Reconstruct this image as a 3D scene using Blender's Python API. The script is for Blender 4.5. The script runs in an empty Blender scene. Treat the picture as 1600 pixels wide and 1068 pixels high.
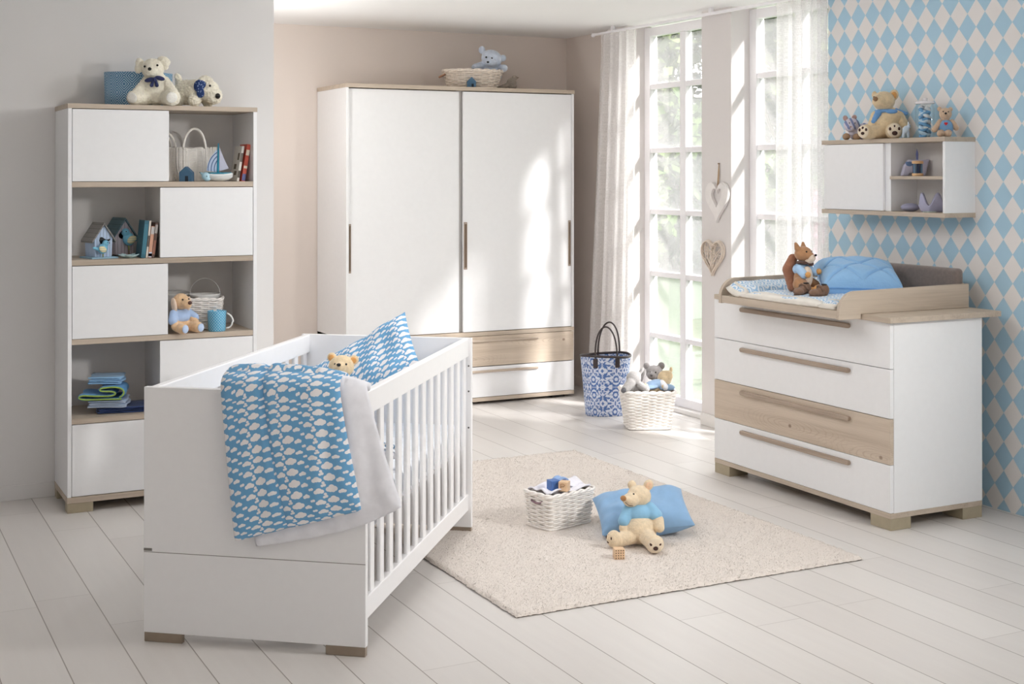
import bpy, math, random
import numpy as np
from mathutils import Matrix, Vector, Euler
random.seed(7); rng = np.random.default_rng(7)
SC = bpy.context.scene
COL = SC.collection
PI = math.pi

# ------------------------------------------------------------------ camera
YAW = -0.4701
cd = bpy.data.cameras.new('camera'); cam = bpy.data.objects.new('camera', cd); COL.objects.link(cam)
cam.location = (0, 0, 1.5638)
cam.rotation_euler = (PI/2 + 0.0047, 0, YAW)
cd.sensor_width = 36.0; cd.lens = 47.24; cd.shift_y = -0.1706
cd.clip_start = 0.05; cd.clip_end = 200
SC.camera = cam

# ------------------------------------------------------------------ light
SC.view_settings.view_transform = 'Standard'
SC.view_settings.look = 'None'
SC.view_settings.gamma = 1.0
SC.view_settings.use_curve_mapping = False
SC.view_settings.exposure = EXPOSURE = -0.10
try:
    SC.cycles.use_denoising = True
    SC.cycles.max_bounces = 10; SC.cycles.diffuse_bounces = 6; SC.cycles.transparent_max_bounces = 16
    SC.cycles.sample_clamp_indirect = 6.0
    SC.cycles.caustics_reflective = False; SC.cycles.caustics_refractive = False
except Exception:
    pass
W = bpy.data.worlds.new('sky'); SC.world = W; W.use_nodes = True
def sky():
    # bright haze on the sunny side (towards the windows), dimmer daylight from the rest of the house
    t = W.node_tree; bg = t.nodes['Background']; tc = t.nodes.new('ShaderNodeTexCoord')
    d = t.nodes.new('ShaderNodeVectorMath'); d.operation = 'DOT_PRODUCT'; t.links.new(tc.outputs['Generated'], d.inputs[0]); d.inputs[1].default_value = (0.80, 0.50, 0.33)
    m = t.nodes.new('ShaderNodeMapRange'); m.interpolation_type = 'SMOOTHSTEP'; t.links.new(d.outputs['Value'], m.inputs[0])
    m.inputs[1].default_value = 0.0; m.inputs[2].default_value = 0.75; m.inputs[3].default_value = SKY_LOW; m.inputs[4].default_value = SKY_HIGH
    t.links.new(m.outputs[0], bg.inputs['Strength']); bg.inputs['Color'].default_value = (0.995, 0.993, 0.99, 1)
SKY_LOW, SKY_HIGH = 0.21, 7.5
sky()

def lamp(name, kind, loc, direction, energy, color, **kw):
    d = bpy.data.lights.new(name, kind); d.energy = energy; d.color = color
    for k, v in kw.items(): setattr(d, k, v)
    o = bpy.data.objects.new(name, d); COL.objects.link(o); o.location = loc
    o.rotation_euler = Vector(direction).to_track_quat('-Z', 'Y').to_euler()
    return o
# the sun comes in low through the tall windows on the right
lamp('sun', 'SUN', (12, 0, 9), (-0.50, 0.81, -0.66), 16.0, (1.0, 0.985, 0.97), angle=math.radians(6.0))
# area lamp added out of view at right front; casts the leftward shadows
lamp('offscreen_key', 'AREA', (4.6, 1.9, 2.3), (-2.4, 3.3, -1.75), 17, (1.0, 0.985, 0.965),
     shape='RECTANGLE', size=0.32, size_y=0.40, spread=math.radians(80))
# unseen fill lamps added: round above the rug, two broad ones, one in alcove
lamp('round_fill', 'POINT', (2.6, 5.4, 2.42), (0, 0, -1), 16, (0.98, 0.985, 1.0), shadow_soft_size=0.06)
lamp('overhead_fill', 'AREA', (2.2, 4.7, 2.52), (0.8, 0.05, -1.0), 9, (0.97, 0.98, 1.0),
     shape='RECTANGLE', size=1.2, size_y=1.2, spread=math.radians(150))
lamp('overhead_fill', 'AREA', (1.6, 4.9, 2.52), (0.35, 0.1, -1.0), 10, (0.97, 0.98, 1.0),
     shape='RECTANGLE', size=1.2, size_y=1.2, spread=math.radians(150))
lamp('alcove_fill', 'POINT', (2.17, 7.65, 2.0), (0, 0, -1), 15, (1.0, 0.985, 0.97), shadow_soft_size=0.08)  # added fill hidden behind the partition, lifts the back wall and ceiling

# ------------------------------------------------------------------ materials
def lin(c):
    return tuple(((x/255)/12.92 if x/255 <= 0.04045 else ((x/255+0.055)/1.055)**2.4) for x in c)
MATS = {}
class NT:
    """small helper to write node trees"""
    def __init__(s, name):
        s.m = bpy.data.materials.new(name); s.m.use_nodes = True
        s.t = s.m.node_tree; s.b = s.t.nodes['Principled BSDF']; s.out = s.t.nodes['Material Output']
    def n(s, typ, **kw):
        nd = s.t.nodes.new(typ)
        for k, v in kw.items(): setattr(nd, k, v)
        return nd
    def l(s, a, b): s.t.links.new(a, b)
    def put(s, sock, v):
        if hasattr(v, 'links') or isinstance(v, bpy.types.NodeSocket): s.l(v, sock)
        else: sock.default_value = v
    def math(s, op, a, b=None, c=None, clamp=False):
        nd = s.n('ShaderNodeMath', operation=op); nd.use_clamp = clamp
        for i, v in enumerate((a, b, c)):
            if v is not None: s.put(nd.inputs[i], v)
        return nd.outputs[0]
    def vec(s, op, a, b=None, c=None):
        nd = s.n('ShaderNodeVectorMath', operation=op)
        for i, v in enumerate((a, b, c)):
            if v is not None: s.put(nd.inputs[i], v)
        return nd.outputs['Value'] if op in ('LENGTH', 'DOT_PRODUCT') else nd.outputs[0]
    def coord(s, which='Object'):
        return s.n('ShaderNodeTexCoord').outputs[which]
    def sep(s, v):
        nd = s.n('ShaderNodeSeparateXYZ'); s.l(v, nd.inputs[0]); return nd.outputs
    def comb(s, x=0.0, y=0.0, z=0.0):
        nd = s.n('ShaderNodeCombineXYZ')
        for i, v in enumerate((x, y, z)): s.put(nd.inputs[i], v)
        return nd.outputs[0]
    def noise(s, vec, scale, detail=4.0, rough=0.55, dist=0.0):
        nd = s.n('ShaderNodeTexNoise'); s.l(vec, nd.inputs['Vector'])
        nd.inputs['Scale'].default_value = scale; nd.inputs['Detail'].default_value = detail
        nd.inputs['Roughness'].default_value = rough; nd.inputs['Distortion'].default_value = dist
        return nd.outputs['Fac']
    def mix(s, f, a, b):
        nd = s.n('ShaderNodeMix', data_type='RGBA')
        s.put(nd.inputs[0], f)
        for i, v in ((6, a), (7, b)):
            s.put(nd.inputs[i], v if not isinstance(v, tuple) else (*v[:3], 1))
        return nd.outputs[2]
    def ramp(s, f, stops, interp='LINEAR'):
        nd = s.n('ShaderNodeValToRGB'); s.l(f, nd.inputs[0]); cr = nd.color_ramp; cr.interpolation = interp
        while len(cr.elements) < len(stops): cr.elements.new(0.5)
        for e, (p, c) in zip(cr.elements, stops):
            e.position = p; e.color = (*c[:3], 1) if isinstance(c, tuple) else (c, c, c, 1)
        return nd.outputs[0]
    def step(s, f, lo, hi):
        nd = s.n('ShaderNodeMapRange'); s.l(f, nd.inputs[0])
        nd.inputs[1].default_value = lo; nd.inputs[2].default_value = hi
        return nd.outputs[0]
    def bump(s, h, strength=0.3, dist=0.002):
        nd = s.n('ShaderNodeBump'); s.l(h, nd.inputs['Height'])
        nd.inputs['Strength'].default_value = strength; nd.inputs['Distance'].default_value = dist
        s.l(nd.outputs[0], s.b.inputs['Normal'])
    def col(s, c): s.put(s.b.inputs['Base Color'], c if not isinstance(c, tuple) else (*c[:3], 1))
    def rough(s, r): s.put(s.b.inputs['Roughness'], r)

def plain(name, c, rough=0.5, var=0.06, scale=30.0, bump=0.0, bscale=200.0, sheen=0.0, metal=0.0, spec=0.5, bdist=0.002):
    """a colour with slight mottling and an optional fine relief"""
    if name in MATS: return MATS[name]
    t = NT(name); c = lin(c); o = t.coord()
    f = t.noise(o, scale, 5.0)
    lo = tuple(x*(1-var) for x in c); hi = tuple(min(1, x*(1+var)) for x in c)
    t.col(t.ramp(f, [(0.3, lo), (0.7, hi)])); t.rough(rough)
    t.b.inputs['Metallic'].default_value = metal
    t.b.inputs['Specular IOR Level'].default_value = spec
    if sheen:
        t.b.inputs['Sheen Weight'].default_value = sheen; t.b.inputs['Sheen Roughness'].default_value = 0.5
    if bump: t.bump(t.noise(o, bscale, 3.0), bump, bdist)
    MATS[name] = t.m; return t.m

def wood(name, axis, c1=(195, 180, 163), c2=(170, 154, 136), scale=1.0, knots=()):
    """pale brushed oak; the grain runs along the given local axis"""
    if name in MATS: return MATS[name]
    t = NT(name); o = t.coord()
    st = [14.0, 14.0, 14.0]; st['xyz'.index(axis)] = 0.8
    v = t.vec('MULTIPLY', o, tuple(x*scale for x in st))
    f1 = t.noise(v, 1.0, 6.0, 0.6, 0.6)
    st2 = [120.0]*3; st2['xyz'.index(axis)] = 3.0
    f2 = t.noise(t.vec('MULTIPLY', o, tuple(x*scale for x in st2)), 1.0, 3.0, 0.6)
    f = t.math('ADD', t.math('MULTIPLY', f1, 0.7), t.math('MULTIPLY', f2, 0.3))
    c = t.ramp(f, [(0.30, lin(c2)), (0.52, lin(c1)), (0.72, tuple(min(1, x*1.1) for x in lin(c1)))])
    for ka, kz in knots:                                   # each knot: (place along the grain, height)
        sx, sy, sz = t.sep(o); al = (sx, sy, sz)['xyz'.index(axis)]
        w1 = t.noise(t.vec('MULTIPLY', o, tuple(3.0 if i == 'xyz'.index(axis) else 10.0 for i in range(3))), 1.0, 3.0, 0.5, 0.4)
        qx = t.math('MULTIPLY', t.math('SUBTRACT', al, ka), 2.1); qz = t.math('MULTIPLY', t.math('SUBTRACT', sz, kz), 11.0)
        d = t.math('ADD', t.vec('LENGTH', t.comb(qx, qz, 0.0)), t.math('MULTIPLY', t.math('SUBTRACT', w1, 0.5), 0.55))
        ring = t.step(t.math('PINGPONG', d, 0.045), 0.015, 0.0)
        fade = t.math('MULTIPLY', t.step(d, 1.05, 0.30), t.step(d, 0.02, 0.10))
        c = t.mix(t.math('MULTIPLY', t.math('MULTIPLY', ring, fade), 0.34), c, lin((150, 118, 92)))
        dk = t.vec('LENGTH', t.comb(t.math('MULTIPLY', t.math('SUBTRACT', al, ka), 0.75), t.math('SUBTRACT', sz, kz), 0.0))
        c = t.mix(t.math('MULTIPLY', t.step(dk, 0.011, 0.005), 0.75), c, lin((118, 88, 68)))
    t.col(c); t.rough(0.5); t.bump(f2, 0.12, 0.0008)
    MATS[name] = t.m; return t.m

def fur(name, c, sheen=0.35, scale=160.0, strength=0.7, var=0.10):
    if name in MATS: return MATS[name]
    return plain(name, c, 0.95, var, 60.0, strength, scale, sheen, spec=0.1, bdist=0.004)

def cloth(name, c, weave=900.0, bump=0.25, var=0.05, sheen=0.2, rough=0.85):
    if name in MATS: return MATS[name]
    t = NT(name); cl = lin(c); o = t.coord()
    f = t.noise(o, 25.0, 4.0)
    t.col(t.ramp(f, [(0.3, tuple(x*(1-var) for x in cl)), (0.7, tuple(min(1, x*(1+var)) for x in cl))])); t.rough(rough)
    t.b.inputs['Sheen Weight'].default_value = sheen; t.b.inputs['Specular IOR Level'].default_value = 0.2
    t.bump(t.noise(o, weave, 2.0), bump, 0.0012)
    MATS[name] = t.m; return t.m

white = plain('white_lacquer', (242, 242, 243), 0.38, 0.01)
white_in = plain('white_inside', (226, 223, 221), 0.5, 0.01)
crib_white = plain('crib_white_paint', (243, 242, 243), 0.35, 0.008)
oak_x, oak_y, oak_z = wood('pale_oak_along_x', 'x'), wood('pale_oak_along_y', 'y'), wood('pale_oak_along_z', 'z')
pine_x = wood('knotty_oak_along_x', 'x', (206, 190, 172), (184, 166, 146), knots=((1.605, 0.405), (0.75, 0.30)))
pine_y = wood('knotty_oak_along_y', 'y', (206, 190, 172), (184, 166, 146), knots=((0.690, 0.345), (0.06, 0.31)))
oak_dark_y = wood('handle_oak_along_y', 'y', (172, 154, 138), (148, 128, 112)); oak_dark_x = wood('handle_oak_along_x', 'x', (190, 174, 158), (162, 144, 128))
oak_dark_z = wood('handle_oak_along_z', 'z', (166, 150, 136), (138, 120, 106))
foot_m = plain('khaki_foot', (172, 160, 136), 0.5, 0.05)
foot_b = plain('brown_foot', (150, 134, 118), 0.5, 0.05)
black = plain('black_bead', (16, 14, 14), 0.2, 0.0)
dark = plain('dark_recess', (40, 37, 36), 0.7, 0.02)
brass = plain('brass_rivet', (190, 160, 90), 0.3, 0.02, metal=1.0)

# ------------------------------------------------------------------ meshes
class MB:
    """collects shapes; build() links them as ONE mesh object"""
    def __init__(s): s.v = []; s.f = []; s.sm = []; s.uv = []; s.nv = 0
    def add(s, v, f, smooth=False, uv=None):
        v = np.asarray(v, float).reshape(-1, 3)
        for q in f:
            s.f.append([i+s.nv for i in q]); s.sm.append(smooth)
        s.uv.append(np.zeros((len(v), 2)) if uv is None else np.asarray(uv, float).reshape(-1, 2))
        s.v.append(v); s.nv += len(v); return s
    def box(s, x0, x1, y0, y1, z0, z1, M=None):
        v = np.array([(x, y, z) for z in (z0, z1) for y in (y0, y1) for x in (x0, x1)], float)
        if M is not None: v = np.array([(M @ Vector(p))[:] for p in v])
        return s.add(v, [(0,2,3,1), (4,5,7,6), (0,1,5,4), (2,6,7,3), (0,4,6,2), (1,3,7,5)])
    def grid(s, P, smooth=True, closed_u=False, closed_v=False, uv=None):
        """P: (n, m, 3)"""
        P = np.asarray(P, float); n, m = P.shape[:2]; f = []
        for i in range(n if closed_u else n-1):
            for j in range(m if closed_v else m-1):
                a, b = i*m+j, ((i+1) % n)*m+j
                c, d = ((i+1) % n)*m+(j+1) % m, i*m+(j+1) % m
                f.append((a, b, c, d))
        return s.add(P.reshape(-1, 3), f, smooth, None if uv is None else np.asarray(uv).reshape(-1, 2))
    def lathe(s, prof, c=(0, 0, 0), seg=32, smooth=True, M=None, sx=1.0, sy=1.0):
        a = np.linspace(0, 2*PI, seg+1); P = np.zeros((len(prof), seg+1, 3)); U = np.zeros((len(prof), seg+1, 2))
        L = 0
        for i, (r, z) in enumerate(prof):
            if i: L += math.hypot(r-prof[i-1][0], z-prof[i-1][1])
            P[i, :, 0] = r*np.cos(a)*sx; P[i, :, 1] = r*np.sin(a)*sy; P[i, :, 2] = z
            U[i, :, 0] = a*max(p[0] for p in prof); U[i, :, 1] = z
        P = P.reshape(-1, 3)
        if M is not None: P = np.array([(M @ Vector(p))[:] for p in P])
        P = (P + np.array(c)).reshape(len(prof), seg+1, 3)
        return s.grid(P[::-1], smooth, uv=U[::-1])
    def cyl(s, p0, p1, r0, r1=None, seg=20, smooth=True):
        r1 = r0 if r1 is None else r1
        p0, p1 = Vector(p0), Vector(p1); d = p1-p0; q = d.to_track_quat('Z', 'Y').to_matrix()
        return s.lathe([(0.0, 0), (r0, 0), (r0, 0), (r1, d.length), (r1, d.length), (0.0, d.length)], p0[:], seg, smooth, q)
    def tube(s, pts, r, seg=8, closed=False, smooth=True, cap=True):
        p = np.asarray(pts, float); n = len(p)
        if closed: T = np.roll(p, -1, 0)-np.roll(p, 1, 0)
        else: T = np.gradient(p, axis=0)
        T /= np.linalg.norm(T, axis=1)[:, None]+1e-12
        ref = np.array([0, 0, 1.0])
        if abs(T[:, 2]).max() > 0.95: ref = np.array([0.31, 0.95, 0.05]) if abs(T[:, 1]).max() < 0.9 else np.array([0.95, 0.1, 0.3])
        N = np.cross(T, ref); N /= np.linalg.norm(N, axis=1)[:, None]+1e-12
        B = np.cross(T, N)
        a = np.linspace(0, 2*PI, seg, endpoint=False); r = np.broadcast_to(np.asarray(r, float), (n,))
        P = p[:, None, :] + r[:, None, None]*(np.cos(a)[None, :, None]*N[:, None, :]+np.sin(a)[None, :, None]*B[:, None, :])
        base = s.nv
        s.grid(P, smooth, closed_u=closed, closed_v=True)
        if cap and not closed:
            s.f.append([base+i for i in range(seg)]); s.sm.append(False)
            s.f.append([base+(n-1)*seg+i for i in range(seg)][::-1]); s.sm.append(False)
        return s
    def ell(s, c, r, rot=(0, 0, 0), nu=20, nv=12):
        if not hasattr(r, '__len__'): r = (r, r, r)
        th = np.linspace(0, PI, nv+1); ph = np.linspace(0, 2*PI, nu, endpoint=False)
        M = np.array(Euler(rot).to_matrix())
        v = [(0, 0, 1)] + [(math.sin(t)*math.cos(p), math.sin(t)*math.sin(p), math.cos(t)) for t in th[1:-1] for p in ph] + [(0, 0, -1)]
        v = (np.array(v)*np.array(r)) @ M.T + np.array(c)
        f = [(0, 1+j, 1+(j+1) % nu) for j in range(nu)]
        for i in range(nv-2):
            a, b = 1+i*nu, 1+(i+1)*nu
            f += [(a+j, b+j, b+(j+1) % nu, a+(j+1) % nu) for j in range(nu)]
        last = len(v)-1; a = 1+(nv-2)*nu
        f += [(a+j, last, a+(j+1) % nu) for j in range(nu)]
        return s.add(v, f, True)
    def limb(s, p0, p1, r0, r1, n=5):
        for i in range(n):
            k = i/(n-1); c = [a+(b-a)*k for a, b in zip(p0, p1)]
            s.ell(c, r0+(r1-r0)*k, nu=14, nv=8)
        return s
    def prism(s, poly, d0, d1, plane='xz', M=None, smooth=False):
        """2-D outline (counter-clockwise) pushed along the third axis"""
        n = len(poly); v = []
        for d in (d0, d1):
            for a, b in poly:
                v.append({'xz': (a, d, b), 'yz': (d, a, b), 'xy': (a, b, d)}[plane])
        if M is not None: v = [(M @ Vector(p))[:] for p in v]
        f = [list(range(n)), list(range(n, 2*n))[::-1]]
        s.add(v, f, False)
        base = s.nv-2*n
        for i in range(n):
            s.f.append([base+i, base+n+i, base+n+(i+1) % n, base+(i+1) % n]); s.sm.append(smooth)
        return s
    def build(s, name, mat, parent=None, bevel=0.0, loc=None, rz=0.0, sub=0, solid=0.0, remesh=0.0, smooth=0, disp=0.0, dscale=0.02, seg=2):
        me = bpy.data.meshes.new(name)
        V = np.concatenate(s.v); me.from_pydata(V.tolist(), [], s.f)
        me.polygons.foreach_set('use_smooth', s.sm)
        U = np.concatenate(s.uv); ul = me.uv_layers.new(name='UVMap')
        li = np.zeros(len(me.loops), np.int32); me.loops.foreach_get('vertex_index', li)
        ul.data.foreach_set('uv', U[li].astype(np.float32).ravel())
        me.validate(); me.update()
        o = bpy.data.objects.new(name, me); COL.objects.link(o)
        if mat is not None: me.materials.append(mat)
        if parent is not None: o.parent = parent
        if loc is not None: o.location = loc
        if rz: o.rotation_euler = (0, 0, rz)
        if solid:
            m = o.modifiers.new('thickness', 'SOLIDIFY'); m.thickness = solid; m.offset = 0
        if remesh:
            m = o.modifiers.new('union', 'REMESH'); m.mode = 'VOXEL'; m.voxel_size = remesh; m.use_smooth_shade = True
        if smooth:
            m = o.modifiers.new('soften', 'SMOOTH'); m.iterations = smooth; m.factor = 0.5
        if disp:
            tx = bpy.data.textures.new(name+'_relief', 'CLOUDS'); tx.noise_scale = dscale; tx.noise_depth = 1
            m = o.modifiers.new('tufts', 'DISPLACE'); m.texture = tx; m.strength = disp; m.mid_level = 0.5; m.texture_coords = 'LOCAL'
        if sub:
            m = o.modifiers.new('round', 'SUBSURF'); m.levels = sub; m.render_levels = sub
        if bevel:
            m = o.modifiers.new('edges', 'BEVEL'); m.width = bevel; m.segments = seg; m.limit_method = 'ANGLE'; m.angle_limit = math.radians(40)
        return o

def tag(o, label=None, cat=None, group=None, kind=None):
    if label: o['label'] = label
    if cat: o['category'] = cat
    if group: o['group'] = group
    if kind: o['kind'] = kind
    return o
def thing(name, label, cat, loc=(0, 0, 0), rz=0.0, group=None):
    o = bpy.data.objects.new(name, None); COL.objects.link(o); o.empty_display_size = 0.05
    o.location = loc; o.rotation_euler = (0, 0, rz)
    return tag(o, label, cat, group)
def struct(o): o['kind'] = 'structure'; return o
def bx(name, mat, parent, *b, bevel=0.0015): return MB().box(*b).build(name, mat, parent, bevel=bevel)
def ball(name, mat, parent, c, r, rot=(0, 0, 0), nu=14, nv=10): return MB().ell(c, r, rot, nu, nv).build(name, mat, parent)
# ------------------------------------------------------------------ the room
def floor_mat():
    t = NT('white_laminate_planks'); x, y, z = t.sep(t.coord())
    W_, L_ = 0.1985, 1.36
    u = t.math('DIVIDE', t.math('SUBTRACT', x, 3.0545-0.1985*40), W_)
    ci = t.math('FLOOR', u); fu = t.math('FRACT', u)
    wn = t.n('ShaderNodeTexWhiteNoise', noise_dimensions='1D'); t.l(ci, wn.inputs['W'])
    off = wn.outputs['Value']
    v = t.math('ADD', t.math('DIVIDE', y, L_), off); vi = t.math('FLOOR', v); fv = t.math('FRACT', v)
    du = t.math('MULTIPLY', t.math('MINIMUM', fu, t.math('SUBTRACT', 1.0, fu)), W_)
    dv = t.math('MULTIPLY', t.math('MINIMUM', fv, t.math('SUBTRACT', 1.0, fv)), L_)
    seam = t.math('MAXIMUM', t.step(du, 0.0026, 0.0012), t.math('MULTIPLY', t.step(dv, 0.0020, 0.0008), 0.55))
    wn2 = t.n('ShaderNodeTexWhiteNoise', noise_dimensions='2D'); t.l(t.comb(ci, vi), wn2.inputs['Vector'])
    g = t.noise(t.vec('MULTIPLY', t.coord(), (30.0, 2.0, 1.0)), 1.0, 5.0)
    tone = t.math('ADD', t.math('MULTIPLY', g, 0.6), t.math('MULTIPLY', wn2.outputs['Value'], 0.4))
    c = t.ramp(tone, [(0.2, lin((212, 207, 203))), (0.8, lin((222, 218, 214)))])
    t.col(t.mix(t.math('MULTIPLY', seam, 0.75), c, lin((120, 108, 98))))
    t.rough(t.math('ADD', 0.30, t.math('MULTIPLY', g, 0.14)))
    t.b.inputs['Specular IOR Level'].default_value = 0.45
    t.bump(t.math('SUBTRACT', t.math('MULTIPLY', g, 0.04), seam), 0.25, 0.001)
    return t.m
def wallpaper_mat():
    t = NT('harlequin_wallpaper'); x, y, z = t.sep(t.coord())
    a = t.math('DIVIDE', t.math('SUBTRACT', y, 4.698), 0.1095); b = t.math('DIVIDE', t.math('SUBTRACT', z, 1.123), 0.134)
    p = t.math('FLOOR', t.math('ADD', t.math('ADD', a, b), 0.5)); q = t.math('FLOOR', t.math('ADD', t.math('SUBTRACT', a, b), 0.5))
    par = t.math('PINGPONG', t.math('ADD', p, q), 1.0)
    fp = t.math('PINGPONG', t.math('ADD', t.math('ADD', a, b), 0.5), 0.5); fq = t.math('PINGPONG', t.math('ADD', t.math('SUBTRACT', a, b), 0.5), 0.5)
    f = t.noise(t.coord(), 600.0, 2.0)
    wh = t.ramp(f, [(0.3, lin((231, 227, 225))), (0.7, lin((237, 233, 231)))])
    bl = t.ramp(f, [(0.3, lin((172, 205, 224))), (0.7, lin((178, 211, 229)))])
    t.col(t.mix(par, wh, bl)); t.rough(0.75); t.b.inputs['Specular IOR Level'].default_value = 0.25
    return t.m
m_floor = floor_mat()
m_left = plain('warm_white_wall', (224, 222, 221), 0.9, 0.01, 3.0, 0.08, 350.0, spec=0.2)
m_back = plain('taupe_wall', (226, 215, 207), 0.9, 0.01, 3.0, 0.08, 350.0, spec=0.2)
m_pier = plain('pale_pier_wall', (228, 223, 221), 0.9, 0.01, 3.0, 0.08, 350.0, spec=0.2)
m_ceil = plain('ceiling_white', (247, 246, 245), 0.95, 0.005, 3.0, spec=0.2)
m_trim = plain('trim_white', (236, 233, 230), 0.45, 0.01)
XW, YB, ZC = 4.865, 8.80, 2.575
CEIL_Y0 = -1.8
struct(MB().box(-3.0, 5.08, -1.8, 9.0, -0.06, 0.0).build('floor', m_floor))
struct(MB().box(-3.0, 5.08, CEIL_Y0, 9.0, ZC, ZC+0.1).build('ceiling', m_ceil))
struct(MB().box(-3.0, 2.072, 6.83, 8.95, 0, ZC).build('wall_left', m_left))
struct(MB().box(2.072, 5.25, YB, 8.95, 0, ZC).build('wall_back', m_back))
struct(MB().box(XW, 5.058, -1.8, 5.76, 0, ZC).build('wall_right', wallpaper_mat()))
struct(MB().box(XW, 5.058, 6.646, 6.955, 0, ZC).build('wall_right', m_pier))
struct(MB().box(4.93, 5.058, 8.10, YB, 0, ZC).build('wall_right', m_back))
struct(MB().box(XW, 5.058, 7.83, 8.10, 0, ZC).build('wall_right', m_pier))
struct(MB().box(-3.0, 2.072, 6.818, 6.83, 0, 0.07).build('baseboard_left', m_left, bevel=0.002))
struct(MB().box(2.072, 4.93, YB-0.012, YB, 0, 0.07).build('baseboard_back', m_back, bevel=0.002))
struct(MB().box(4.918, 4.93, 8.10, YB-0.012, 0, 0.07).build('baseboard_right', m_back, bevel=0.002))
struct(MB().box(XW-0.012, XW, 6.646, 6.955, 0, 0.074).build('baseboard_right', m_trim, bevel=0.002))

def glass_mat():
    t = NT('window_glass'); t.t.nodes.remove(t.b)
    tr = t.n('ShaderNodeBsdfTransparent'); gl = t.n('ShaderNodeBsdfGlossy'); gl.inputs['Roughness'].default_value = 0.02
    lw = t.n('ShaderNodeLayerWeight'); lw.inputs[0].default_value = 0.35
    mx = t.n('ShaderNodeMixShader'); t.l(t.math('MULTIPLY', lw.outputs['Fresnel'], 0.5), mx.inputs[0]); t.l(tr.outputs[0], mx.inputs[1]); t.l(gl.outputs[0], mx.inputs[2])
    dif = t.n('ShaderNodeBsdfTranslucent'); dif.inputs[0].default_value = (1, 1, 1, 1)   # white veil mixed into the panes, imitating glare that washes out the garden
    m2 = t.n('ShaderNodeMixShader'); t.put(m2.inputs[0], t.math('MULTIPLY_ADD', t.noise(t.coord(), 2.0, 3.0), 0.03, 0.045)); t.l(mx.outputs[0], m2.inputs[1]); t.l(dif.outputs[0], m2.inputs[2])
    t.l(m2.outputs[0], t.out.inputs[0]); return t.m
m_glass = glass_mat()
m_win = plain('window_white_paint', (246, 244, 246), 0.4, 0.005)
def window(name, y0, y1, y_mid):
    r = struct(thing(name, None, None, (5.0, y0, 0)))
    w = y1-y0; ym = y_mid-y0; z0, z1 = 0.03, 2.56
    mb = MB()
    mb.box(0, 0.06, 0, 0.068, z0, z1).box(0, 0.06, w-0.068, w, z0, z1)
    mb.box(0, 0.06, 0.068, w-0.068, z0, z0+0.06).box(0, 0.06, 0.068, w-0.068, z1-0.06, z1)
    mb.build('window_frame', m_win, r, bevel=0.004)
    zs = [0.465, 0.884, 1.304, 1.721, 2.156]
    b = MB().box(0.004, 0.056, ym-0.033, ym+0.033, z0+0.06, z1-0.06)
    for z in zs: b.box(0.006, 0.054, 0.068, ym-0.033, z-0.018, z+0.018).box(0.006, 0.054, ym+0.033, w-0.068, z-0.018, z+0.018)
    b.build('glazing_bars', m_win, r, bevel=0.004)
    zz = [z0+0.06]+zs+[z1-0.06]
    for a, c in zip(zz[:-1], zz[1:]):
        for p, q in ((0.068, ym-0.033), (ym+0.033, w-0.068)):
            MB().box(0.028, 0.032, p, q, a+0.01, c-0.01).build('pane', m_glass, r)
    MB().box(-0.05, 0.075, 0, w, 0, 0.03).build('window_sill', m_trim, r, bevel=0.003)
    return r
window('window_1', 6.955, 7.83, 7.371)
window('window_2', 5.76, 6.646, 6.183)

# ------------------------------------------------------------------ the garden outside
def leaf_mat(name, c1, c2):
    t = NT(name); f = t.noise(t.coord(), 3.0, 4.0)
    g = t.n('ShaderNodeNewGeometry')
    k = t.math('ADD', t.math('MULTIPLY', f, 0.5), t.math('MULTIPLY', g.outputs['Random Per Island'], 0.5))
    t.col(t.ramp(k, [(0.2, lin(c1)), (0.8, lin(c2))])); t.rough(0.6); t.b.inputs['Specular IOR Level'].default_value = 0.2
    t.b.inputs['Transmission Weight'].default_value = 0.0
    return t.m
def lawn_mat():
    t = NT('lawn_grass'); f = t.noise(t.coord(), 0.35, 6.0); f2 = t.noise(t.coord(), 14.0, 4.0)
    k = t.math('ADD', t.math('MULTIPLY', f, 0.6), t.math('MULTIPLY', f2, 0.4))
    t.col(t.ramp(k, [(0.3, lin((54, 74, 42))), (0.7, lin((68, 88, 54)))])); t.rough(0.9); t.b.inputs['Specular IOR Level'].default_value = 0.1
    t.bump(f2, 0.5, 0.05); return t.m
struct(MB().box(5.10, 70, -30, 75, -0.25, -0.12).build('lawn', lawn_mat()))
L1 = leaf_mat('leaf_sage', (58, 82, 36), (114, 138, 76)); L2 = leaf_mat('leaf_green', (58, 88, 34), (112, 142, 70)); L3 = leaf_mat('leaf_light', (80, 100, 52), (138, 152, 98))
LP = leaf_mat('blossom_pink', (180, 110, 140), (214, 160, 184)); m_bark = plain('pale_bark', (196, 184, 168), 0.9, 0.15, 8.0)
def foliage(n, c, r, size, shell=0.55):
    d = rng.normal(size=(n, 3)); d /= np.linalg.norm(d, axis=1)[:, None]
    k = (shell+(1-shell)*rng.random((n, 1)))
    lump = 1+0.18*np.sin(d[:, :1]*7+c[0])*np.sin(d[:, 1:2]*6+c[1])*np.sin(d[:, 2:]*8)
    p = d*k*lump*np.array(r)+np.array(c)
    a = rng.normal(size=(n, 3)); a /= np.linalg.norm(a, axis=1)[:, None]
    b = np.cross(a, rng.normal(size=(n, 3))); b /= np.linalg.norm(b, axis=1)[:, None]
    s = size*(0.6+0.8*rng.random((n, 1)))
    V = np.stack([p-a*s, p+b*s*0.45, p+a*s, p-b*s*0.45], 1).reshape(-1, 3)
    return V, np.arange(n*4).reshape(-1, 4).tolist()
FWD = Vector((0.583, 0.812, 0)); SIDE = Vector((0.812, -0.583, 0))
def gpt(dist, side, z=-0.12): p = FWD*dist+SIDE*side; return (p.x, p.y, z)
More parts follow.
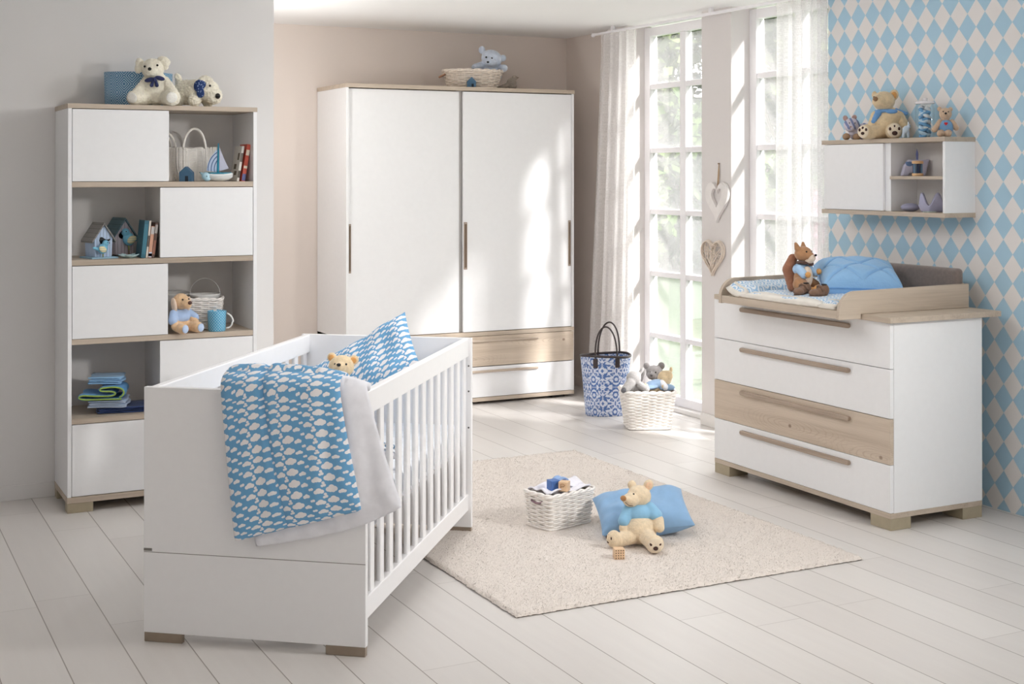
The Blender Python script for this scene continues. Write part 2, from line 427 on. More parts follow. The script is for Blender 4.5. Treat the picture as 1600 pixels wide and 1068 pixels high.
def shrub(name, label, cat, loc, r, h, mat, n, size, group):
    o = thing(name, label, cat, loc, 0, group)
    mb = MB(); V, f = foliage(n, (0, 0, h*0.52), (r, r, h*0.52), size); mb.add(V, f); mb.build('foliage', mat, o)
    s = MB()
    for i in range(6):
        a = i*1.05; s.tube([(0.05*math.cos(a), 0.05*math.sin(a), -0.02), (r*0.3*math.cos(a), r*0.3*math.sin(a), h*0.4), (r*0.55*math.cos(a), r*0.55*math.sin(a), h*0.8)], [0.03, 0.02, 0.01], 5)
    s.build('stems', m_bark, o); return o
def tree(label, loc, h, r, mat, n, size, lean, group):
    o = thing('garden_tree', label, 'tree', loc, 0, group)
    s = MB(); top = Vector((lean, lean*0.4, h*0.62))
    s.tube([(0, 0, -0.05), (lean*0.3, 0, h*0.2), (lean*0.7, lean*0.2, h*0.42), top[:]], [0.11, 0.09, 0.07, 0.05], 8)
    for i in range(7):
        a = i*0.9+loc[0]; z = h*(0.25+0.05*i); b = Vector((lean*z/h*1.4, 0, z))
        s.tube([b[:], (b.x+r*0.5*math.cos(a), b.y+r*0.5*math.sin(a), z+h*0.14), (b.x+r*0.85*math.cos(a), b.y+r*0.85*math.sin(a), z+h*0.3)], [0.05, 0.035, 0.012], 6)
    s.build('trunk', m_bark, o)
    mb = MB(); V, f = foliage(n, (lean, 0, h*0.62), (r, r, h*0.42), size, 0.25); mb.add(V, f); mb.build('crown', mat, o)
    return o
k = 0
for d, s_, r, h, m, lab in (
    (23.5, -3.0, 1.2, 2.6, L1, 'rounded sage shrub farthest left beyond the glazed door'),
    (22.5, -1.75, 1.0, 2.0, L2, 'low green shrub at the lawn edge left of the pier'),
    (24.0, -0.75, 1.1, 3.0, L1, 'tall sage shrub seen beside the pier'),
    (23.0, 0.35, 0.9, 2.2, L2, 'green shrub hidden mostly by the pier'),
    (22.0, 1.35, 0.8, 1.6, L2, 'low green shrub below the pink blossom in the right window'),
    (23.6, 1.9, 1.0, 2.9, L1, 'tall sage shrub in the middle of the right window'),
    (22.8, 3.1, 1.1, 2.3, L2, 'green shrub behind the right sheer curtain'),
    (24.5, -4.6, 1.4, 3.2, L2, 'broad green shrub behind the left curtain')):
    shrub('garden_shrub', lab, 'shrub', gpt(d, s_), r, h, m, 5200, 0.13, 'shrubs at the lawn edge')
shrub('flowering_shrub', 'small shrub with pink blossom seen through right window', 'shrub', gpt(21.0, 1.32), 0.28, 1.5, LP, 900, 0.07, 'shrubs at the lawn edge')
for d, s_, h, r, m, lean, lab in (
    (26.5, -3.9, 6.4, 2.0, L3, 0.8, 'light green tree at the left edge of the left window'),
    (27.0, -1.4, 7.0, 2.1, L3, -0.9, 'light green tree with pale slanting branches in left window'),
    (26.0, 1.2, 6.6, 1.9, L3, 0.7, 'light green tree filling the top of the right window'),
    (27.5, 3.6, 6.8, 2.2, L3, -0.5, 'light green tree behind the right sheer curtain'),
    ):
    tree(lab, gpt(d, s_), h, r, m, 11000, 0.15, lean, 'trees beyond the lawn')

# ------------------------------------------------------------------ curtains
def sheer_mat(name, c, transp, transl):
    t = NT(name); t.t.nodes.remove(t.b); u, v, _ = t.sep(t.coord('UV'))
    nv = t.noise(t.vec('MULTIPLY', t.coord('UV'), (420.0, 60.0, 1.0)), 1.0, 3.0); nh = t.noise(t.vec('MULTIPLY', t.coord('UV'), (20.0, 420.0, 1.0)), 1.0, 3.0)
    wv = t.math('MULTIPLY', t.math('ADD', nv, nh), 0.5)
    d = t.n('ShaderNodeBsdfDiffuse'); cl = t.ramp(wv, [(0.35, tuple(x*0.97 for x in lin(c))), (0.65, lin(c))]); t.l(cl, d.inputs[0])
    tl = t.n('ShaderNodeBsdfTranslucent'); t.l(cl, tl.inputs[0])
    m1 = t.n('ShaderNodeMixShader'); m1.inputs[0].default_value = transl; t.l(d.outputs[0], m1.inputs[1]); t.l(tl.outputs[0], m1.inputs[2])
    tr = t.n('ShaderNodeBsdfTransparent'); m2 = t.n('ShaderNodeMixShader')
    t.put(m2.inputs[0], t.step(wv, 0.5-transp, 0.5+1.2-transp) if False else t.math('MULTIPLY_ADD', wv, -0.7, transp+0.42, clamp=True))
    t.l(m1.outputs[0], m2.inputs[1]); t.l(tr.outputs[0], m2.inputs[2]); t.l(m2.outputs[0], t.out.inputs[0]); return t.m
m_sheer = sheer_mat('white_sheer_linen', (252, 250, 249), 0.36, 0.5)
def curtain(name, label, top, bot, z0, z1, xc, folds, amp, hang, seed, dens=None):
    o = thing(name, label, 'curtain', (xc, (top[0]+top[1])/2, z0))
    n, m = 150, 40; P = np.zeros((m, n, 3)); U = np.zeros((m, n, 2)); r = np.random.default_rng(seed); ph = r.random(4)*6
    yc = (top[0]+top[1])/2
    for j in range(m):
        k = j/(m-1)                                    # 0 bottom .. 1 top
        kk = (1-k)**1.15
        ya, yb = top[0]+(bot[0]-top[0])*kk, top[1]+(bot[1]-top[1])*kk
        for i in range(n):
            s = i/(n-1); sw = s if dens is None else dens(s)
            f = s*folds*2*PI
            x = amp*(0.75+0.25*(1-k))*(math.sin(f+0.5*math.sin(2.1*s*PI+ph[0])+0.4*(1-k)*math.sin(3*s*PI+ph[1]))+0.3*math.sin(2.3*f+ph[2]))
            P[j, i] = (x, ya+(yb-ya)*sw-yc+0.006*math.sin(f*2+ph[3]), z1*k-z0*k)
            U[j, i] = (s*abs(yb-ya)*1.8, k*(z1-z0))
    MB().grid(P, uv=U).build('fabric', m_sheer, o)
    H = P[-2:].copy(); H[0, :, 2] = P[-1, :, 2]-0.05; H[:, :, 0] -= 0.003
    MB().grid(H, uv=U[-2:]).build('heading_tape', m_sheer, o)
    return o
curtain('sheer_curtain', 'white linen curtain beside the wardrobe, its hem reaching the floor', (8.07, 7.63), (8.29, 7.68), 0.012, 2.527, 4.80, 4.5, 0.030, 0, 3)
curtain('sheer_curtain', 'white sheer curtain between the right window and diamond wallpaper', (5.70, 6.09), (5.69, 6.12), 0.012, 2.527, 4.79, 5.0, 0.024, 0, 5, dens=lambda s: s**1.35)
rl = thing('curtain_rail', 'slim white curtain rail under the ceiling along both windows', 'curtain rail', (4.79, 5.3, 2.535))
MB().box(-0.012, 0.012, 0, 2.85, -0.006, 0.010).build('track', m_win, rl, bevel=0.003)
MB().ell((0, 2.865, 0.002), (0.016, 0.02, 0.016)).build('end_cap', m_win, rl)
for y in (0.25, 1.45, 2.6): MB().box(-0.01, 0.01, y-0.015, y+0.015, 0.010, 0.04).build('bracket', m_win, rl, bevel=0.002)
# ------------------------------------------------------------------ bookcase
BX, BY = 0.979, 6.439
bk = thing('bookcase', 'tall white bookcase with oak shelves and alternating white doors', 'bookcase', (BX, BY, 0))
for x in (0, 0.872): bx('side_panel', white, bk, x, x+0.018, 0, 0.387, 0.072, 1.865)
bx('top_board', oak_x, bk, -0.002, 0.892, -0.002, 0.387, 1.865, 1.887)
bx('base_board', oak_x, bk, -0.002, 0.892, -0.002, 0.387, 0.045, 0.072)
bx('back_panel', white_in, bk, 0.018, 0.872, 0.375, 0.385, 0.072, 1.865)
SHZ = (1.525, 1.163, 0.798, 0.432)
for z in SHZ: bx('shelf', oak_x, bk, 0.018, 0.872, 0.002, 0.375, z-0.025, z)
for x, z0, z1 in ((0.444, 1.525, 1.865), (0.428, 1.163, 1.5), (0.440, 0.798, 1.138), (0.428, 0.432, 0.773)):
    bx('divider', white_in, bk, x, x+0.016, 0.02, 0.375, z0, z1)
for x0, x1, z0, z1 in ((0.020, 0.462, 1.527, 1.862), (0.421, 0.870, 1.165, 1.497), (0.020, 0.458, 0.800, 1.135), (0.421, 0.870, 0.434, 0.770), (0.020, 0.870, 0.075, 0.404)):
    bx('door', white, bk, x0, x1, 0.0, 0.018, z0, z1)
for x in (0.0, 0.775):
    for y in (0.0, 0.32): bx('foot', foot_m, bk, x, x+0.115, y, y+0.062, 0.0, 0.045)

# ------------------------------------------------------------------ wardrobe
wd = thing('wardrobe', 'large white sliding door wardrobe with oak top and two drawers below', 'wardrobe', (2.975, 8.218, 0))
w_ = 1.689; d_ = 0.575
bx('side_panel', white, wd, 0, 0.018, 0, d_, 0.046, 2.122); bx('side_panel', white, wd, w_-0.018, w_, 0, d_, 0.046, 2.122)
bx('top_board', oak_x, wd, -0.004, w_+0.004, -0.004, d_, 2.122, 2.148)
bx('middle_board', oak_x, wd, 0, w_, -0.002, d_, 0.463, 0.490); bx('base_board', oak_x, wd, 0, w_, -0.002, d_, 0.020, 0.046)
bx('back_panel', white_in, wd, 0.018, w_-0.018, d_-0.01, d_, 0.046, 2.122)
bx('inner_divider', white_in, wd, 0.80, 0.845, 0.045, d_-0.01, 0.49, 2.122)
a = bx('sliding_door', white, wd, 0.022, 0.811, 0.022, 0.042, 0.494, 2.116)
b = bx('sliding_door', white, wd, 0.835, w_-0.020, 0.004, 0.024, 0.494, 2.116)
def slot(par, x0, x1, y):
    o = MB().box(x0, x1, y-0.006, y+0.002, 0.917, 1.236).build('door_handle', oak_dark_z, par, bevel=0.002)
    MB().box(x0+0.004, x1-0.004, y-0.0075, y-0.005, 0.93, 1.223).build('finger_groove', plain('groove_brown', (112, 94, 78), 0.6), o)
slot(a, 0.022, 0.040, 0.022); slot(b, 0.838, 0.862, 0.004); slot(b, w_-0.045, w_-0.026, 0.004)
for z0, z1, m, hm in ((0.258, 0.460, pine_x, oak_dark_x), (0.049, 0.253, white, white)):
    dr = bx('drawer', m, wd, 0.003, w_-0.003, -0.001, 0.022, z0, z1)
    h = MB(); zt = z1-0.022
    h.prism([(0.29, zt-0.016), (0.29, zt), (1.40, zt), (1.40, zt-0.016)][::-1], -0.016, -0.001, 'xz')
    h.build('drawer_handle', oak_dark_x, dr, bevel=0.004)
for x in (0.06, w_-0.16):
    for y in (0.03, 0.45): bx('foot', plain('black_plinth_foot', (38, 34, 32), 0.6), wd, x, x+0.1, y, y+0.08, 0, 0.02)

# ------------------------------------------------------------------ dresser
ds = thing('dresser', 'white four drawer changing dresser with one knotty oak drawer', 'dresser', (4.142, 4.496, 0))
DW, DD = 1.311, 0.547
bx('side_panel', white, ds, 0.020, DD, 0, 0.018, 0.075, 0.910); bx('side_panel', white, ds, 0.020, DD, DW-0.018, DW, 0.075, 0.910)
bx('back_panel', white_in, ds, DD-0.01, DD, 0.018, DW-0.018, 0.075, 0.910)
bx('top_board', oak_y, ds, -0.022, 0.643, -0.024, 1.284, 0.910, 0.935, bevel=0.002)
bx('base_board', oak_y, ds, 0.0, DD, 0.0, DW, 0.052, 0.075)
for z0, z1, m in ((0.0765, 0.2855, white), (0.2875, 0.4865, pine_y), (0.4895, 0.7045, white), (0.7075, 0.908, white)):
    dr = bx('drawer', m, ds, -0.001, 0.019, 0.001, DW-0.001, z0, z1)
    zt = z1-0.036
    pf = [(0.254+0.010, zt-0.011), (1.075-0.010, zt-0.011)] + [(1.075-0.011+0.011*math.sin(t), zt-0.011*math.cos(t)) for t in np.linspace(0.3, PI-0.3, 7)] + [(1.065, zt+0.011), (0.264, zt+0.011)] + [(0.265-0.011*math.sin(t), zt+0.011*math.cos(t)) for t in np.linspace(0.3, PI-0.3, 7)]
    MB().prism(pf, -0.018, -0.001, 'yz').build('drawer_handle', oak_dark_y, dr, bevel=0.004)
for x in (0.0, DD-0.12):
    for y in (0.0, DW-0.13): bx('foot', foot_m, ds, x+0.001, x+0.119, y+0.001, y+0.129, 0.0, 0.052)

# changing tray that lies on the dresser
ct = thing('changing_tray', 'oak changing tray with two curved side boards on the dresser', 'changing tray', (3.99, 4.653, 0.935))
TL, TD = 0.907, 0.78
MB().box(0.006, TD-0.03, 0.02, TL-0.02, 0.0005, 0.017).build('base_board', oak_y, ct, bevel=0.001)
MB().box(0.004, 0.022, 0.02, TL-0.02, -0.018, 0.018).build('front_rail', oak_y, ct, bevel=0.002)
MB().box(TD-0.03, TD-0.012, 0.02, TL-0.02, 0.0005, 0.115).build('back_board', oak_y, ct, bevel=0.002)
prof = [(0.0, -0.021), (0.126, -0.021), (0.126, 0.0005), (TD, 0.0005), (TD, 0.112), (0.30, 0.106)]
prof += [(0.095-0.095*math.sin(t), 0.008+0.096*math.cos(t)) for t in np.linspace(0, PI/2, 9)]
for y in (0.0, TL-0.02): MB().prism(prof, y, y+0.020, 'xz').build('side_board', oak_x, ct, bevel=0.002)

# ------------------------------------------------------------------ wall cabinet
wc = thing('wall_cabinet', 'white wall cabinet with oak boards hanging on the diamond wallpaper', 'wall cabinet', (4.667, 4.703, 1.355))
CD, CW = 0.198, 0.876
bx('top_board', oak_y, wc, 0, CD, 0, CW, 0.360, 0.382); bx('bottom_board', oak_y, wc, 0, CD, 0, CW, 0.0, 0.022)
bx('side_panel', white, wc, 0.004, CD, 0.001, 0.017, 0.022, 0.360); bx('side_panel', white, wc, 0.004, CD, CW-0.036, CW-0.020, 0.022, 0.360)
bx('back_panel', white_in, wc, CD-0.010, CD-0.001, 0.017, CW-0.036, 0.022, 0.360)
bx('divider', white, wc, 0.0165, CD-0.010, 0.376, 0.420, 0.022, 0.360)
bx('shelf', oak_y, wc, 0.008, CD-0.010, 0.017, 0.376, 0.180, 0.196)
bx('door', white, wc, 0.0, 0.016, 0.414, 0.855, 0.024, 0.358)

# ------------------------------------------------------------------ crib
CT = -0.66851
cb = thing('crib', 'white slatted baby crib standing across the corner of the rug', 'crib', (0.941, 4.5735, 0), CT)
KW, KL, KH = 0.775, 1.53, 0.85
for y0 in (0.0, KL-0.024):
    ep = bx('end_panel', crib_white, cb, 0, KW, y0, y0+0.024, 0.031, KH, bevel=0.002)
    for x in (0.002, KW-0.137): bx('foot', foot_b, ep, x, x+0.135, y0+0.001, y0+0.023, 0, 0.031)
    if y0 == 0:
        bx('seam_line', plain('seam_grey', (132, 128, 124), 0.6), ep, 0.001, KW-0.001, -0.0006, 0.0002, 0.2985, 0.3005, bevel=0)
        bx('label_tag', plain('tag_grey', (120, 116, 110), 0.5), ep, 0.001, 0.030, -0.0014, 0.0, 0.303, 0.312, bevel=0)
    else:
        for x in (0.012, KW-0.012):
            for z in (0.73, 0.62, 0.463): MB().cyl((x, y0-0.001, z), (x, y0+0.001, z), 0.004, seg=10).build('bolt_hole', plain('hole_grey', (90, 88, 86), 0.6), ep)
for x0 in (0.012, KW-0.040):
    bx('top_rail', crib_white, cb, x0, x0+0.028, 0.024, KL-0.024, 0.770, KH-0.001, bevel=0.004)
    bx('bottom_rail', crib_white, cb, x0, x0+0.028, 0.024, KL-0.024, 0.105, 0.178, bevel=0.004)
    for k in range(14):
        y = 0.018+0.1108*k+0.006
        if k == 0: y = 0.045
        hw = 0.0215
        MB().box(x0+0.006, x0+0.022, y-hw, y+hw, 0.172, 0.775).build('slat', crib_white, cb, bevel=0.005, seg=2)
bx('mattress_base', crib_white, cb, 0.045, KW-0.045, 0.03, KL-0.03, 0.362, 0.380)
mt = thing('mattress', 'white mattress lying inside the slatted crib', 'mattress', (0.941, 4.5735, 0), CT)
MB().box(0.045, KW-0.045, 0.032, KL-0.032, 0.381, 0.478).build('mattress_body', cloth('mattress_cotton', (240, 243, 248)), mt, bevel=0.025, seg=4)

# ------------------------------------------------------------------ cloud fabric
def cloud_mat(name, scale=1.0, base=(112, 168, 210), spot=(240, 237, 238)):
    t = NT(name); uv = t.vec('MULTIPLY', t.coord('UV'), (0.98/scale, 1.34/scale, 0.0))
    n = t.n('ShaderNodeTexNoise'); t.l(uv, n.inputs['Vector']); n.inputs['Scale'].default_value = 12.0; n.inputs['Detail'].default_value = 1.0
    uv = t.vec('ADD', uv, t.vec('MULTIPLY', t.vec('SUBTRACT', n.outputs['Color'], (0.5, 0.5, 0.5)), (0.006, 0.006, 0.0)))
    # shear rows a little so the clouds run in diagonals
    x, y, _ = t.sep(uv); uv = t.comb(x, t.math('ADD', y, t.math('MULTIPLY', x, -0.34)), 0.0)
    cw, ch = 0.124, 0.0425
    C = [(-0.0125, -0.001, .0078), (0.000, 0.003, .0105), (0.012, -0.001, .0080), (0.004, -0.005, .008), (-0.006, -0.004, .0075),
         (0.028, -0.014, .0055), (0.036, -0.012, .0066), (0.043, -0.0145, .0050),
         (0.052, 0.0085, .0042), (0.059, 0.0092, .0046),
         (0.071, -0.004, .0062), (0.080, -0.001, .0086), (0.089, -0.005, .0064),
         (0.094, 0.0155, .0042), (0.101, 0.017, .0048), (0.0985, -0.0165, .0045)]
    best = None
    for cx, cy, r in C:
        d = t.vec('SUBTRACT', uv, (cx, cy, 0.0)); d = t.vec('WRAP', d, (cw/2, ch/2, 1.0), (-cw/2, -ch/2, -1.0))
        v = t.math('SUBTRACT', t.vec('LENGTH', d), r*1.16)
        best = v if best is None else t.math('MINIMUM', best, v)
    m = t.step(best, 0.0004, -0.0006)
    f = t.noise(t.coord('UV'), 700.0, 2.0)
    t.col(t.mix(m, lin(base), lin(spot))); t.rough(0.85); t.b.inputs['Sheen Weight'].default_value = 0.15; t.b.inputs['Specular IOR Level'].default_value = 0.2
    t.bump(f, 0.15, 0.0008); return t.m
m_cloud = cloud_mat('cloud_print_cotton'); m_cloud2 = cloud_mat('cloud_print_pillow', 0.95)
m_sheet = cloth('white_cotton', (236, 236, 242), 700.0, 0.2)

dv = thing('duvet', 'blue cloud print duvet with white underside folded over the crib end', 'duvet', (0.941, 4.5735, 0), CT)
def path(s_in, top_z, v_front, z_end, t):
    """side view of the duvet: up from the mattress, over the end panel and down its face"""
    pts = [(0.62, 0.515+s_in), (0.40, 0.585+s_in), (0.22, 0.72+s_in), (0.11, top_z-0.05), (0.045, top_z-0.008), (0.005, top_z), (v_front*0.75, top_z-0.022), (v_front, top_z-0.075), (v_front-0.004, (top_z+z_end)/2), (v_front+0.004, z_end)]
    L = [0]
    for a, b in zip(pts[:-1], pts[1:]): L.append(L[-1]+math.hypot(b[0]-a[0], b[1]-a[1]))
    x = t*L[-1]
    for i in range(len(pts)-1):
        if x <= L[i+1]+1e-9:
            k = (x-L[i])/(L[i+1]-L[i]); k2 = k
            p0, p1, p2, p3 = pts[max(i-1, 0)], pts[i], pts[i+1], pts[min(i+2, len(pts)-1)]
            f = lambda a, b, c, d: 0.5*((2*b)+(-a+c)*k2+(2*a-5*b+4*c-d)*k2*k2+(-a+3*b-3*c+d)*k2**3)
            return f(p0[0], p1[0], p2[0], p3[0]), f(p0[1], p1[1], p2[1], p3[1]), x, L[-1]
    return (*pts[-1], L[-1], L[-1])
def sheet(ul, ur, vf, zl, zr, topz, wr, seed, crease=None, lift=0.0, inner=None):
    n, m = 70, 120; P = np.zeros((n, m, 3)); U = np.zeros((n, m, 2)); r = np.random.default_rng(seed); q = r.random(12)*6.28
    for i in range(n):
        s = i/(n-1)
        ze = zl(s) if callable(zl) else zl+(zr-zl)*s
        for j in range(m):
            t = j/(m-1); e = min(s, 1-s, 1-t)
            puff = 1-math.exp(-e*16)
            v, z, x, L = path(lift, topz+0.012*math.sin(s*2.6+0.4), vf, ze, t)
            hang = max(0, min(1, (topz-z)/(topz-ze))) if v < 0.02 else 0
            rr = ur(hang)
            if inner and v > 0.05: rr = ur(0)+(inner-ur(0))*min(1, (v-0.05)/0.07)
            a = ul(hang)+(rr-ul(hang))*s
            w = wr*(0.35+hang)*(math.sin(s*19+q[0]+2.0*hang)*0.5+math.sin(s*9+q[1]-1.2*hang)+0.6*math.sin(s*33+q[2]+4*hang))*(0.4+0.6*puff)
            w += wr*0.6*math.sin(14*t+3*s+q[3])
            if crease: w -= crease[1]*math.exp(-((s-crease[0]-0.05*hang)/0.03)**2)*(1-0.6*hang)
            up = 0.016*puff if v >= 0.0 else 0
            P[i, j] = (a, v-(0.026*puff+w if v < 0.06 else 0), z+up+(w if v >= 0.0 else 0)*0.9)
            U[i, j] = (s*0.46, -x)
    return P, U
P, U = sheet(lambda h: 0.303+0.055*h, lambda h: 0.700+0.077*h, -0.066, 0.375, 0.492, 0.908, 0.0048, 4, (0.36, 0.020), lift=0.035)
cover = MB().grid(P, uv=U).build('cloud_cover', m_cloud, dv, solid=0.012)
P, U = sheet(lambda h: 0.355+0.06*h, lambda h: 0.775+0.122*h, -0.020, lambda s: 0.352+0.085*s+0.065*s**3, 0, 0.876, 0.0062, 9, inner=0.700)
MB().grid(P, uv=U).build('white_underside', m_sheet, dv, solid=0.022)

# ------------------------------------------------------------------ pillows
def pillow_grid(w, h, th, n=44, corner=0.5, wrinkle=0.0, seed=0, extra=None):
    """closed pillow in the local xz plane, bulging along y; returns a MB"""
    r = np.random.default_rng(seed); q = r.random(8)*6.28; mb = MB()
    for sgn in (-1, 1):
        P = np.zeros((n, n, 3)); U = np.zeros((n, n, 2))
        for i in range(n):
            for j in range(n):
                a, b = 2*i/(n-1)-1, 2*j/(n-1)-1
                p = ((1-a**4)*(1-b**4)); p = max(p, 0)**corner
                ins = 0.06*(1-abs(b)**2.0)*0 + 0.045
                x = a*w/2*(1-ins*(1-b*b)*abs(a)**3); z = b*h/2*(1-ins*(1-a*a)*abs(b)**3)
                wr = wrinkle*p*(math.sin(6*a+3*b+q[0])+0.7*math.sin(-5*b+9*a*b+q[1])+0.5*math.sin(13*a-4*b+q[2]))
                e = extra(a, b) if extra else 0.0
                P[i, j] = (x, sgn*(th/2*p*(1-e)+wr), z); U[i, j] = (a*w/2, b*h/2)
        mb.grid(P if sgn < 0 else P[::-1], uv=U if sgn < 0 else U[::-1])
    return mb
def place3(o, origin, xaxis, zaxis):
    """orient an object by its local x and z directions"""
    x = Vector(xaxis).normalized(); z = Vector(zaxis); z = (z-x*z.dot(x)).normalized(); y = z.cross(x)
    M = Matrix((x, y, z)).transposed().to_4x4(); M.translation = Vector(origin); o.matrix_world = M
def crib_pt(u, v, z):
    c, s = math.cos(CT), math.sin(CT); return Vector((0.941+u*c-v*s, 4.5735+u*s+v*c, z))
# pillow in the crib
A = Vector((0.492, 1.40, 0.960)); l = Vector((-0.855, 0, -0.518)).normalized(); e = Vector((0.50, -0.58, -0.64)).normalized()
pw = pillow_grid(0.52, 0.36, 0.085, corner=0.42, wrinkle=0.006, seed=3).build('cloud_pillow', m_cloud2)
tag(pw, 'blue cloud print pillow leaning on the far end inside the crib', 'pillow', 'cloud print bedding')
c0 = A+l*0.26+e*0.18
def cw(v): s_, c_ = math.sin(CT), math.cos(CT); return Vector((v.x*c_-v.y*s_, v.x*s_+v.y*c_, v.z))
place3(pw, Vector((0.941, 4.5735, 0))+cw(c0), cw(-l), cw(-e))

# ------------------------------------------------------------------ soft toys
def face(root, eyes, er, nose=None, nr=None, nm=None, em=black):
    for p in eyes: ball('eye', em, root, p, er, nu=10, nv=6)
    if nose: ball('nose', nm or black, root, nose, nr, nu=12, nv=8)
def blob(root, name, mat, parts, vox=0.0035, sm=6, disp=0.0, ds=0.012):
    """one continuous soft body grown from overlapping rounds; ('L', p0, p1, r0, r1) is a limb, (c, r[, rot]) a round"""
    mb = MB()
    for p in parts:
        if p[0] == 'L': mb.limb(*p[1:])
        else: mb.ell(*p)
    return mb.build(name, mat, root, remesh=vox, smooth=sm, disp=disp, dscale=ds)
def paw_pads(root, c, n, r, mat, big=0.42, arc=(0.5, 2.6), toes=3, name='paw_pad'):
    """pads on a sole that faces along n"""
    n = Vector(n).normalized(); up = Vector((0, 0, 1)); x = n.cross(up).normalized(); y = x.cross(n)
    q = n.to_track_quat('Z', 'Y').to_euler()
    def pad(dx, dy, rr, ry):
        p = Vector(c)+x*dx+y*dy
        d = (p-Vector(c)).length/r
        p = p - n*(1-math.sqrt(max(0.05, 1-d*d*0.8)))*r*0.55
        ball(name, mat, root, p[:], (rr, ry, 0.003), q)
    pad(0, -0.32*r, big*r*0.95, big*r*0.8)
    for i in range(toes):
        a = arc[0]+(arc[1]-arc[0])*i/(toes-1); pad(0.66*r*math.cos(a), 0.62*r*math.sin(a), 0.25*r, 0.31*r)
m_cream = fur('cream_plush', (248, 240, 222), strength=0.9, scale=220); m_creamw = fur('white_plush', (248, 244, 236), strength=0.9, scale=220)
m_bear = fur('honey_plush', (226, 203, 166)); m_bear2 = fur('pale_honey_plush', (230, 210, 180)); m_sole = fur('sole_cream', (232, 216, 192), strength=0.3)
m_pad = cloth('pad_brown', (74, 52, 46)); m_tan = fur('tan_nose_plush', (176, 128, 84)); m_orange = fur('apricot_plush', (226, 168, 104))
m_pink = fur('peach_ear', (232, 196, 164), strength=0.3)
m_blue_j = cloth('sky_blue_jersey', (142, 190, 222)); m_blue_s = cloth('blue_scarf', (112, 160, 212)); m_navy = cloth('navy_ribbon', (52, 58, 98))
m_grey_p = fur('grey_plush', (158, 154, 154)); m_lgrey = fur('light_grey_plush', (186, 183, 182)); m_lav = fur('lavender_plush', (200, 198, 216), strength=0.4)

ZT = 1.887
# seated cream dog on the bookcase
r = thing('plush_dog', 'cream plush dog sitting upright with a navy bow on bookcase top', 'soft toy', (1.396, 6.52, ZT), YAW+0.12)
blob(r, 'body', m_cream, [((0, 0.01, 0.078), (0.066, 0.052, 0.078)), ((0, 0.005, 0.12), (0.05, 0.042, 0.05)), ((-0.014, -0.005, 0.178), (0.054, 0.05, 0.05)), ((-0.018, -0.045, 0.165), (0.032, 0.03, 0.027)),
    ('L', (-0.045, 0.0, 0.118), (-0.082, -0.03, 0.062), 0.024, 0.026), ('L', (0.045, 0.0, 0.118), (0.082, -0.03, 0.064), 0.024, 0.026),
    ('L', (-0.045, -0.01, 0.035), (-0.092, -0.058, 0.036), 0.034, 0.036), ('L', (0.045, -0.01, 0.035), (0.085, -0.065, 0.038), 0.034, 0.040)], disp=0.006, ds=0.008)
for s_, c_ in ((-1, (-0.072, 0.0, 0.196)), (1, (0.036, 0.0, 0.214))): blob(r, 'ear', m_cream, [(c_, (0.022 if s_ < 0 else 0.034, 0.016, 0.036 if s_ < 0 else 0.025), (0, 0.3*s_, 0)), ((c_[0]+s_*0.010, c_[1]-0.006, c_[2]-0.018), (0.017, 0.013, 0.024))], disp=0.005, ds=0.008)
face(r, [(-0.045, -0.047, 0.186), (0.014, -0.049, 0.192)], 0.0055, (-0.018, -0.077, 0.172), (0.009, 0.007, 0.008))
bw = MB()
for s_ in (-1, 1): bw.ell((s_*0.024+0.002, -0.052, 0.126+0.004*s_), (0.024, 0.009, 0.011), (0, 0.25*s_, 0)); bw.limb((s_*0.006, -0.05, 0.118), (s_*0.012, -0.052, 0.096), 0.007, 0.009)
bw.ell((0.002, -0.058, 0.126), 0.009).build('bow', m_navy, r)
for s_, p in ((-1, (-0.097, -0.094, 0.034)), (1, (0.088, -0.104, 0.036))): ball('sole', m_creamw, r, p, (0.026, 0.006, 0.026), (0.2, 0, 0.3*s_))
# standing shaggy dog
r = thing('plush_dog', 'shaggy cream plush dog lying with a dark blue bandana on bookcase top', 'soft toy', (1.607, 6.56, ZT), YAW)
blob(r, 'body', m_cream, [((-0.06, 0.03, 0.075), (0.07, 0.05, 0.062)), ((-0.015, 0.01, 0.08), (0.06, 0.05, 0.058)), ((0.06, -0.02, 0.08), (0.05, 0.046, 0.052)), ((0.085, -0.03, 0.055), (0.042, 0.04, 0.042)),
    ('L', (0.0, -0.02, 0.05), (-0.005, -0.045, 0.03), 0.032, 0.032), ('L', (-0.09, 0.02, 0.05), (-0.10, 0.0, 0.03), 0.034, 0.032), ('L', (0.04, 0.03, 0.05), (0.045, 0.02, 0.03), 0.03, 0.03), ('L', (-0.10, 0.05, 0.11), (-0.112, 0.055, 0.155), 0.022, 0.016)], disp=0.012, ds=0.009)
blob(r, 'ear', m_cream, [((0.052, -0.035, 0.135), (0.034, 0.02, 0.018), (0, 0.3, 0)), ((0.03, -0.045, 0.125), (0.02, 0.014, 0.022))], disp=0.007, ds=0.008)
face(r, [(0.075, -0.064, 0.102)], 0.006, (0.112, -0.062, 0.052), (0.013, 0.012, 0.014))
t = NT('navy_dotted_cotton'); vo = t.n('ShaderNodeTexVoronoi'); t.l(t.coord(), vo.inputs['Vector']); vo.inputs['Scale'].default_value = 110
t.col(t.mix(t.step(vo.outputs['Distance'], 0.34, 0.26), lin((38, 62, 112)), lin((150, 170, 205)))); t.rough(0.9)
blob(r, 'bandana', t.m, [((0.024, -0.052, 0.100), (0.032, 0.014, 0.034)), ((0.028, -0.060, 0.068), (0.020, 0.010, 0.026)), ((0.03, 0.0, 0.09), (0.018, 0.052, 0.052))], sm=3)

